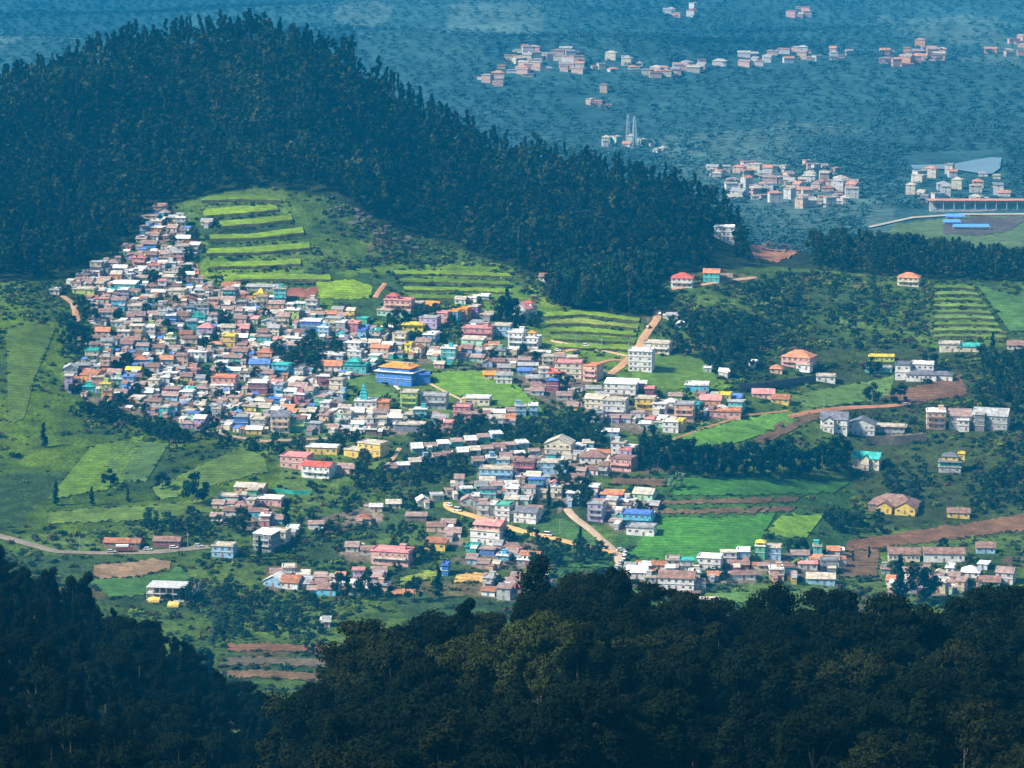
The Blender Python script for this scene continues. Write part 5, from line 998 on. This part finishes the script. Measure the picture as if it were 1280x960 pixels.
SLIM = [variant('slim', *slim(240+i, 18, 2.4+.3*(i % 3), 34, .95, 9, .38), 18, .26, 3) for i in range(6)]
SLIM2 = [variant('slim2', *slim(260+i, 18, 3.0, 42, .85, 5, .62), 18, .26, 4) for i in range(4)]
CONE = [variant('cone', *cone(280+i, 14, 2.6, 60, .6, 12), 14, .25, 2) for i in range(3)]
def plant(name, var, x, y, z, scale, col, label, group, sxy=1.0, bark=(.11,.09,.07), cat='tree'):
    r = empty(name, (x, y, z), random.random()*6.28); r.scale = (scale*sxy, scale*sxy, scale); tag(r, label, cat, group)
    obj('trunk', var['trunk'], r, bark); obj('crown', var['crown'], r, col); return r
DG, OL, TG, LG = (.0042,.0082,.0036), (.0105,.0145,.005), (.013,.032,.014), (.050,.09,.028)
# the near wood
def jitter_grid(x0, x1, y0, y1, d, seed):
    g = np.random.default_rng(seed); xs, ys = np.meshgrid(np.arange(x0, x1, d), np.arange(y0, y1, d)); xs = xs.astype(float); xs[1::2] += d/2
    return (xs + g.uniform(-.38, .38, xs.shape)*d).ravel(), (ys + g.uniform(-.38, .38, ys.shape)*d).ravel()
near = []
X, Y = jitter_grid(-60, 180, 425, 735, 10.4, 5); Z = ground(X, Y); U, Vv = project(X, Y, Z)
ok = (U > 372) & (U < 1345) & (project(X, Y, Z + 18)[1] < 985)
for x, y, z, u in zip(X[ok], Y[ok], Z[ok], U[ok]): near.append((x, y, z, u, 'big'))
X, Y = jitter_grid(-170, -20, 425, 950, 11.2, 6); Z = ground(X, Y); U, Vv = project(X, Y, Z)
ok = (U > -70) & (U <= 372) & (project(X, Y, Z + 16)[1] < 985)
for x, y, z, u in zip(X[ok], Y[ok], Z[ok], U[ok]): near.append((x, y, z, u, 'spur'))
for u_, v_ in ((62,800),(92,806),(108,812),(120,815),(150,828),(262,872)):
    x, y, z = hit1(u_, v_, 700.0); near.append((x, y, z, u_, 'spur!'))
nb = 0
for x, y, z, u, k in near:
    if k == 'big':
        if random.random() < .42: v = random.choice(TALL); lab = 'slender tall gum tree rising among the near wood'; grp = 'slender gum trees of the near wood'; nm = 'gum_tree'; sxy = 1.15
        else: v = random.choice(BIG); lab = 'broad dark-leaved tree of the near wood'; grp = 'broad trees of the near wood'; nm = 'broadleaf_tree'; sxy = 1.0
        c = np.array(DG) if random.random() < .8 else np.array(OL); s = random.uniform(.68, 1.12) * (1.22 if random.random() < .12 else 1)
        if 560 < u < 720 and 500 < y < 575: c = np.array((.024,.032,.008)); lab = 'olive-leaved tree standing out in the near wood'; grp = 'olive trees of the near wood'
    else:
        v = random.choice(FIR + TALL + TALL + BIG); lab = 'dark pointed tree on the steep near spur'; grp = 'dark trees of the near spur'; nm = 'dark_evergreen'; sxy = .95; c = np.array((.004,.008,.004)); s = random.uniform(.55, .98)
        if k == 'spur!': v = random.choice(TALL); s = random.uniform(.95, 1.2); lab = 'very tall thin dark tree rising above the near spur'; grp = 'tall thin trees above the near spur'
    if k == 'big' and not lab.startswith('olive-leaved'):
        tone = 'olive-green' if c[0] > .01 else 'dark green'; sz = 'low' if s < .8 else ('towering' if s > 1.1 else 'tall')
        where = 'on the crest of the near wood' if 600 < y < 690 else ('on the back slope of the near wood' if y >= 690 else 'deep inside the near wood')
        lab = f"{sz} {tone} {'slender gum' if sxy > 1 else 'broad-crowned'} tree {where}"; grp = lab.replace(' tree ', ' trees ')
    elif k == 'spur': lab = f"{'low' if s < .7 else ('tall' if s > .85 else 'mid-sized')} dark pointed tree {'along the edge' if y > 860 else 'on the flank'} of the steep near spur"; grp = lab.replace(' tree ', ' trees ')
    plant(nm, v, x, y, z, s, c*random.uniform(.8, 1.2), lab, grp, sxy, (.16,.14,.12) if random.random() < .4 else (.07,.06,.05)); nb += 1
print('near trees', nb)

# trees one can tell apart between the houses and fields
TLAB = ['tree of the dark clump in the middle of the dense houses','tree below the pink mansion','tall tree of the dark grove at the foot of the hill','tree of the belt below the lower village rows','tree along the upper left edge of the village','tree of the hedge under the dense village',
 'tree of the clump beside the cream school','tree between the lower village and the dirt lane','small tree on the bank below the rainbow row','tree in the hedge near the grey church','leafy tree in the gully below the pale gabled sheds','shrubby tree on the bank under the lower lane',
 'shrubby tree beside the yellow stepped house','shrubby tree under the long curved row of cottages','tree along the ochre road below the green slope','small tree on the grass slope by the turquoise house','small tree beside the pink apartment house','tall tree beside the salmon house',
 'tree of the hedge behind the roadside shops','tree on the slope beside the tall white block','tree in front of the yellow-gabled bungalow','tree on the dark slope beyond the yellow tower villa','shrubby tree below the teal-roofed villa','dark tree on the slope beyond the white modern villa','tree on the scrubby slope before the tree belt','small tree on the scrubby slope below the tiled hill house','tree on the dark slope below the grey metal-roofed block','small tree on the shrubby slope below the white veranda house','small tree around the long yellow house','small tree in the shrubby valley bottom before the near wood','small tree beside the cream flat house']
nt_ = 0
for (P, sp, hh), lab in zip(TREEZ, TLAB):
    us = np.array([p[0] for p in P]); vs = np.array([p[1] for p in P]); cx, cy, cz = hit(us, vs)
    X, Y = jitter_grid(cx.min(), cx.max(), cy.min(), cy.max(), sp, 50 + nt_); Z = ground(X, Y); U, Vv = project(X, Y, Z)
    ok = inpoly(U, Vv, P) & is_free(U, Vv)
    for x, y, z in zip(X[ok], Y[ok], Z[ok]):
        v = random.choice(MIDT) if hh < 12 or random.random() < .6 else random.choice(SLIM)
        plant('tree' if hh > 8 else 'small_tree', v, x, y, z, hh/v['h']*random.uniform(.6, 1.15), np.array(TG)*random.uniform(.7, 1.5), lab, lab.replace('tree', 'trees', 1)); nt_ += 1
for uu, vv, hw in GARDEN:
    for k in range(random.choice([1, 1, 2])):
        x, y, z = hit1(uu + random.uniform(-.4, .4)*hw, vv - random.uniform(0, 3)); v = random.choice(MIDT); rel, n_, _d = near_land(x, y)
        lab = f'dark green garden tree squeezed between houses {rel} {n_}'
        plant('garden_tree', v, x, y, z, random.uniform(.45, .85), np.array(TG)*random.uniform(.7, 1.7), lab, lab.replace(' tree ', ' trees '))
EXT = [  # (u, v base, height m, kind, label)
 *[(u, 592 + random.uniform(-5, 5), random.uniform(14, 20), 'm', 'large dark tree in the row above the vegetable field') for u in (822,838,852,866,882,897,912,926,942,958,972,986,1000,1012)],
 (1040,588,18,'m','large dark tree left of the teal-roofed villa'),(1050,582,17,'m','large dark tree left of the teal-roofed villa'),(1028,592,17,'m','large dark tree left of the teal-roofed villa'),
 (815,572,17,'m','large dark tree at the end of the row by the salmon house'),(803,582,14,'m','large dark tree at the end of the row by the salmon house'),
 (847,612,9,'m','pale round bush-like tree alone in the vegetable field'),(1123,760,26,'c','tall dark cypress in front of the school yard'),(1146,755,18,'m','dark round tree beside the tall cypress'),(1158,752,16,'m','dark round tree beside the tall cypress'),
 (427,748,12,'m','round tree between the lower valley roofs'),(462,748,14,'m','larger round tree beside the lower valley roofs'),(548,748,16,'c','dark upright tree on the yellow grass plot'),(518,752,12,'m','dark tree at the edge of the near wood plot'),
 (725,690,13,'c','slim dark tree beside the ochre road'),(686,635,12,'c','slim dark tree beside the dark-roofed house'),(246,632,17,'m','large round tree on the left slope'),(203,612,9,'m','small tree on the left slope terraces'),(138,608,9,'m','tree on the bright left field'),
 (115,632,10,'c','slim dark tree on the lower left slope'),(70,632,13,'c','tall slim dark tree on the lower left slope'),(160,628,8,'c','thin tree at the field corner on the left slope'),(55,560,14,'c','dark conical tree on the left slope with painted shade'),
 (1092,500,10,'m','bare-looking tree below the white modern villa'),(1125,505,11,'m','bare-looking tree in front of the white modern villa'),(1240,446,15,'s','dark tree beside the green-roofed workshop'),(1178,690,7,'m','small round tree above the whitewashed school'),(1086,705,9,'s','thin dark tree in the school yard'),(1066,708,8,'s','thin dark tree in the school yard'),
 (1090,470,11,'m','dark tree before the turquoise compound'),(1162,462,13,'m','dark tree behind the white modern villa'),(640,402,14,'m','dark tree beside the grey church'),(628,402,15,'m','dark tree beside the grey church'),(634,396,17,'s','tall dark tree beside the grey church'),
 (325,700,12,'c','slim cypress beside the concrete shell'),(358,660,15,'c','tall slim dark tree below the pillared bungalow'),(240,755,11,'m','round tree beside the unfinished building')]
for u, v, hh, k, lab in EXT:
    x, y, z = hit1(u, v); va = random.choice({'m': MIDT, 'c': CONE, 's': SLIM}[k]); c = np.array((.09,.15,.09)) if 'pale' in lab else np.array(DG)*random.uniform(.9, 1.5) + np.array((0,.008,.006))
    plant('tree', va, x, y, z, hh/va['h'], c, lab, lab.replace('tree', 'trees', 1), 1.0 if k != 'm' else .8 + .2*(hh < 12))
print('mid trees', nt_)

# wooded ridge: the trees that stand out against the valley are things, the mass behind them is one wood
X, Y = jitter_grid(-520, 220, 2090, 2640, 6.0, 77); Z = ground(X, Y); U, Vv = project(X, Y, Z)
dz = (ground(X*(1+12/Y), Y+12) - Z) / 12                        # slope away from the camera
Yr = np.interp(U, [0,420,530,640,740,880,945], [2500,2500,2490,2460,2440,2400,2370])
inF = inpoly(U, Vv, Z_FOREST) & (Y < Yr + 34) & is_free(U, Vv)
keep = inF & (rng.random(len(X)) < np.where(Y > Yr - 14, .5, .92)); X, Y, Z, U, Vv, Yr = (a[keep] for a in (X, Y, Z, U, Vv, Yr))
ridge = np.abs(Y - Yr) < 24; order = np.argsort(np.where(ridge, rng.random(len(X)), 9))[:min(240, int(ridge.sum()))]
isth = np.zeros(len(X), bool); isth[order] = True
for i in order:
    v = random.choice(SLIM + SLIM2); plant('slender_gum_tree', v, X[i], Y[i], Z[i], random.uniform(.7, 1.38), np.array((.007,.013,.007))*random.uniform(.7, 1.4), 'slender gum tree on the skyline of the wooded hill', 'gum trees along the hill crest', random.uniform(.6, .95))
def merged(name, label, cat, raws, X, Y, Z, S, SXY, colr, mat=M_LEAFCOL):
    n = len(X); pick = rng.integers(0, len(raws), n); ang = rng.random(n)*6.283; VV_, FF_, CC_ = [], [], []; base = 0
    for k, (rv, rf) in enumerate(raws):
        m = np.where(pick == k)[0]
        if not len(m): continue
        c, s = np.cos(ang[m])[:, None], np.sin(ang[m])[:, None]; sx = (S[m]*SXY[m])[:, None]
        x = (rv[None,:,0]*c - rv[None,:,1]*s)*sx + X[m][:, None]; y = (rv[None,:,0]*s + rv[None,:,1]*c)*sx + Y[m][:, None]; z = rv[None,:,2]*S[m][:, None] + Z[m][:, None]
        v = np.stack([x, y, z], -1).reshape(-1, 3); VV_.append(v); nv = len(rv)
        FF_.append((rf[None] + (np.arange(len(m))*nv)[:, None, None]).reshape(-1, 3) + base); base += len(v)
        CC_.append(np.concatenate([np.repeat(colr[m], nv, 0), np.ones((len(v), 1))], 1))
    print(name, n, 'plants', sum(len(f) for f in FF_), 'tris')
    return tag(obj(name, mesh_np(name, np.concatenate(VV_), np.concatenate(FF_), mat, False, np.concatenate(CC_))), label, cat, kind='stuff')
def low(fn, seed, *a): return fn(seed, *a)[1]
raw_slim = [low(slim, 300+i, 17, 2.9, 13, 1.5, 7, .25) for i in range(6)]
raw_round = [low(broad, 320+i, 13, 3.9, 13, 1.35, 8, .3, .7) for i in range(7)]
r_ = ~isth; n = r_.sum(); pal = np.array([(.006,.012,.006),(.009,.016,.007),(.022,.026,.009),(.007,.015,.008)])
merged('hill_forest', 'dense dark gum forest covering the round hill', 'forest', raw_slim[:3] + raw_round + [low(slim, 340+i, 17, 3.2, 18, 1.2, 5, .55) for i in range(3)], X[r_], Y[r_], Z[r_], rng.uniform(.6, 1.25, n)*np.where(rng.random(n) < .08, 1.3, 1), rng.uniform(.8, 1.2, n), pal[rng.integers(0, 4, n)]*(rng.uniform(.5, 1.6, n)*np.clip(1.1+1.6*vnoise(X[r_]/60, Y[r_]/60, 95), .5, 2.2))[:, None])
# the near wood goes on to both sides of the view
raw_wood = [low(broad, 360+i, 16, 5.2, 40, .75, 20, .3, .6) for i in range(4)] + [low(slim, 370+i, 17, 3.4, 50, .7, 12, .28) for i in range(3)]
xa, ya = jitter_grid(-260, 260, 425, 950, 11, 85); za = ground(xa, ya); ua, va = project(xa, ya, za)
oa = ((ua > 1345) & (ua < 1590) & (ya < 740)) | ((ua < -70) & (ua > -290)); na = int(oa.sum())
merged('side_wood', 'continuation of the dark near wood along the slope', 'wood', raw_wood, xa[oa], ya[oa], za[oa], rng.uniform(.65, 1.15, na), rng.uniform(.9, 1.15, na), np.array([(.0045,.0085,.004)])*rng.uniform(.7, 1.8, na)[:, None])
# tree belt right of the hill
X, Y = jitter_grid(130, 480, 2255, 2390, 6.4, 78); Z = ground(X, Y); U, Vv = project(X, Y, Z)
ok = inpoly(U, Vv, [(935,290),(1610,300),(1610,356),(1280,354),(1180,350),(1080,343),(1000,338),(940,338)]) & is_free(U, Vv); X, Y, Z, U = X[ok], Y[ok], Z[ok], U[ok]
vis = np.where(U < 1300)[0]; order = vis[np.argsort(-Y[vis])][:150]; isth = np.zeros(len(X), bool); isth[order] = True
for i in order:
    v = random.choice(SLIM + MIDT[:2]); plant('evergreen_tree', v, X[i], Y[i], Z[i], 15/v['h']*random.uniform(.65, 1.25), np.array((.018,.030,.010))*random.uniform(.6, 1.8), 'tree of the long belt on the low ridge before the racecourse', 'trees of the belt on the low ridge', random.uniform(.8, 1.1))
r_ = ~isth; n = r_.sum()
merged('tree_belt', 'continuous tree belt along the low ridge before the racecourse', 'wood', raw_slim + raw_round, X[r_], Y[r_], Z[r_], rng.uniform(.55, .95, n), rng.uniform(.9, 1.3, n), pal[rng.integers(0, 4, n)]*rng.uniform(1.2, 2.4, n)[:, None])
# scrub, hedges and bushes on the slopes
raw_bush = [leaf_cloud([(0,0,.8,1.3,1.3,1.0),(.9,.4,.6,.9,.9,.7),(-.7,.6,.7,.9,.9,.8)], 13, .62, .4, 400+i) for i in range(5)]
X, Y = jitter_grid(-420, 420, 1400, 2330, 4.0, 79); Z = ground(X, Y); U, Vv = project(X, Y, Z)
dens = np.full(len(X), .30)
def dz_(P, k): dens[inpoly(U, Vv, P)] = k
dz_([(-300,370),(75,380),(80,480),(200,545),(350,570),(350,610),(260,640),(100,665),(-300,690)], .09)
dz_([(400,240),(480,280),(560,305),(690,345),(690,385),(640,335),(480,330),(410,345),(395,290)], .7); dz_([(640,375),(810,400),(800,440),(690,440),(610,388),(470,412)], .06)
dz_([(830,350),(945,338),(1165,350),(1165,440),(1040,470),(940,440),(880,395),(830,400)], 1.1); dz_([(250,690),(440,660),(480,700),(420,800),(240,800)], .9); dz_([(440,595),(520,570),(600,600),(600,640),(560,690),(420,720),(420,640)], 1.4); dz_([(330,560),(470,575),(440,640),(350,640)], .7); dz_([(180,700),(420,740),(420,830),(240,830)], .8); dz_([(480,690),(600,700),(600,740),(480,745)], .7)
dz_([(1200,440),(1400,440),(1400,520),(1215,510)], .85); dz_([(1120,560),(1400,545),(1400,640),(1240,640),(1100,625)], .6); dz_([(820,590),(1070,598),(1060,690),(800,712)], .04); dz_([(-300,350),(80,350),(110,380),(75,500),(-300,400)], .6)
dz_([(80,490),(245,545),(430,552),(440,575),(250,575),(90,530)], .6); dz_([(820,596),(1060,590),(1060,604),(850,604)], .6); dz_([(1000,640),(1100,630),(1110,672),(1010,676)], .7); dz_([(160,650),(330,640),(330,676),(170,680)], .6)
dz_([(1010,350),(1170,350),(1170,470),(1010,470)], .9); dz_([(1000,490),(1290,500),(1290,650),(1100,650),(1060,600)], .6)
for P in VILL.values(): dz_(P, .6)
dens *= np.clip(.9 + 2.4*vnoise(X/34, Y/34, 91) + 1.2*vnoise(X/13, Y/13, 93), .15, 2.0)
ok = (rng.random(len(X)) < dens) & is_free(U, Vv) & (U > -260) & (U < 1560) & ~inpoly(U, Vv, Z_FOREST); X, Y, Z, U, Vv = X[ok], Y[ok], Z[ok], U[ok], Vv[ok]; n = len(X)
palb = np.array([(.016,.038,.015),(.024,.052,.017),(.052,.088,.018),(.014,.030,.015),(.10,.135,.02),(.060,.046,.024)])
merged('scrub', 'scattered bushes and hedges over the slopes', 'bushes', raw_bush, X, Y, Z, rng.uniform(.5, 1.35, n)*(1+.5*(rng.random(n) < .12)), rng.uniform(.9, 1.5, n), palb[rng.integers(0, 6, n)]*rng.uniform(.7, 1.3, n)[:, None])
# bushes growing along the terrace risers
tx, ty, tz = [], [], []
for P, lip in PATCHES:
    if lip > .5:
        m = len(P)//2; Bt = resample(P[m:], 60); Bt = Bt[rng.random(60) < (.42 if lip > 1.3 else .16)]
        if len(Bt): a, b_, c = hit(Bt[:,0], Bt[:,1] + rng.uniform(1.5, 4, len(Bt))); tx.append(a); ty.append(b_); tz.append(c)
for P, lip in PATCHES:
    if lip == 0 and max(p[1] for p in P) > 380:
        Bt = resample(P + [P[0]], 70); Bt = Bt[rng.random(70) < .3]; a, b_, c = hit(Bt[:,0], Bt[:,1]); tx.append(a); ty.append(b_); tz.append(c)
tx, ty, tz = map(np.concatenate, (tx, ty, tz)); n = len(tx)
merged('hedge_bushes', 'dark bushes growing on the banks between the terraces', 'bushes', raw_bush, tx, ty, tz, rng.uniform(.25, .8, n), rng.uniform(1, 1.8, n), palb[rng.integers(0, 4, n)]*rng.uniform(.6, 1.1, n)[:, None])
# far woods beyond the ridge, haze blue put into the leaf colour
raw_far = [leaf_cloud([(0,0,4,4.5,4.5,4),(2,1,7,3,3,3),(-2,1,6,3.5,3,3)], 15, 1.5, .4, 500+i) for i in range(5)]
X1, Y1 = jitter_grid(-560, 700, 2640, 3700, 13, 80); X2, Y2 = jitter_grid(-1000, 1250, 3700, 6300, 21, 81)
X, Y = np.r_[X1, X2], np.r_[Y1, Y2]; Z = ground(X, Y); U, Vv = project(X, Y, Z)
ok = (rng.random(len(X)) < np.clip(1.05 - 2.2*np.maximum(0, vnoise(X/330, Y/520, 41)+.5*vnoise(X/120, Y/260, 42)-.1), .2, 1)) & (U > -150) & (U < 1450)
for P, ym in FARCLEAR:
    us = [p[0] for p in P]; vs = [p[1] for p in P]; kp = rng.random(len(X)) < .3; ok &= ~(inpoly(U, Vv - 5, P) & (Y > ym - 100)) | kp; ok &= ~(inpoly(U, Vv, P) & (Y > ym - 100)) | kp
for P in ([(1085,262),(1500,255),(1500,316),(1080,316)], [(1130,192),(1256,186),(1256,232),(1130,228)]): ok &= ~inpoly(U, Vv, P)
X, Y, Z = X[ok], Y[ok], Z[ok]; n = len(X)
merged('distant_woods', 'woods with painted haze blue over the far valley and plateau', 'woods', raw_far, X, Y, Z, rng.uniform(.45, .95, n), rng.uniform(1.3, 2.1, n), np.array([(.029,.066,.064)])*(rng.uniform(.9, 1.1, n)*np.clip(1+1.6*vnoise(X/330, Y/520, 41)+1.0*vnoise(X/120, Y/260, 42), .35, 1.9))[:, None])
# boulders on the rocky slope
def rock_mesh(seed):
    import bmesh
    g = np.random.default_rng(seed); bm = bmesh.new(); bmesh.ops.create_icosphere(bm, subdivisions=2, radius=1)
    for v in bm.verts: v.co *= 1 + .28*float(vnoise(np.array(v.co.x*1.7+seed), np.array(v.co.y*1.7+v.co.z*2.3), seed)) * 2
    me = bpy.data.meshes.new('boulder'); bm.to_mesh(me); bm.free(); me.materials.append(M_ROCK); return me
RK = [rock_mesh(i) for i in range(4)]
for i in range(26):
    t = random.random(); u, v = 410 + t*110 + random.gauss(0, 6), 258 + t*52 + random.gauss(0, 6); x, y, z = hit1(u, v)
    o = obj('boulder', RK[i % 4], None, (.085,.078,.08), (x, y, z)); o.scale = (random.uniform(1.6, 4.5), random.uniform(1.5, 3), random.uniform(.8, 2.0)); o.rotation_euler.z = random.random()*6
    tag(o, 'grey boulder on the rocky slope beside the terraces', 'boulder', 'boulders on the rocky slope')

# ------------------------------------------------------------------ haze
b = MB(); b.box(-6500, 6500, -120, 14100, -460, 22); hz = b.build('haze', [], None); hz.data.materials.clear()
m = bpy.data.materials.new('haze_air'); m.use_nodes = True; nt = m.node_tree; nt.nodes.clear()
out = node(nt, 'ShaderNodeOutputMaterial'); pv = node(nt, 'ShaderNodeVolumePrincipled')
pv.inputs['Color'].default_value = (*HAZE_COLOR, 1); pv.inputs['Density'].default_value = HAZE_DENSITY; pv.inputs['Anisotropy'].default_value = 0.0
nt.links.new(pv.outputs[0], out.inputs['Volume']); hz.data.materials.append(m)
tag(hz, 'pale blue haze filling the valley air', 'haze', kind='stuff')
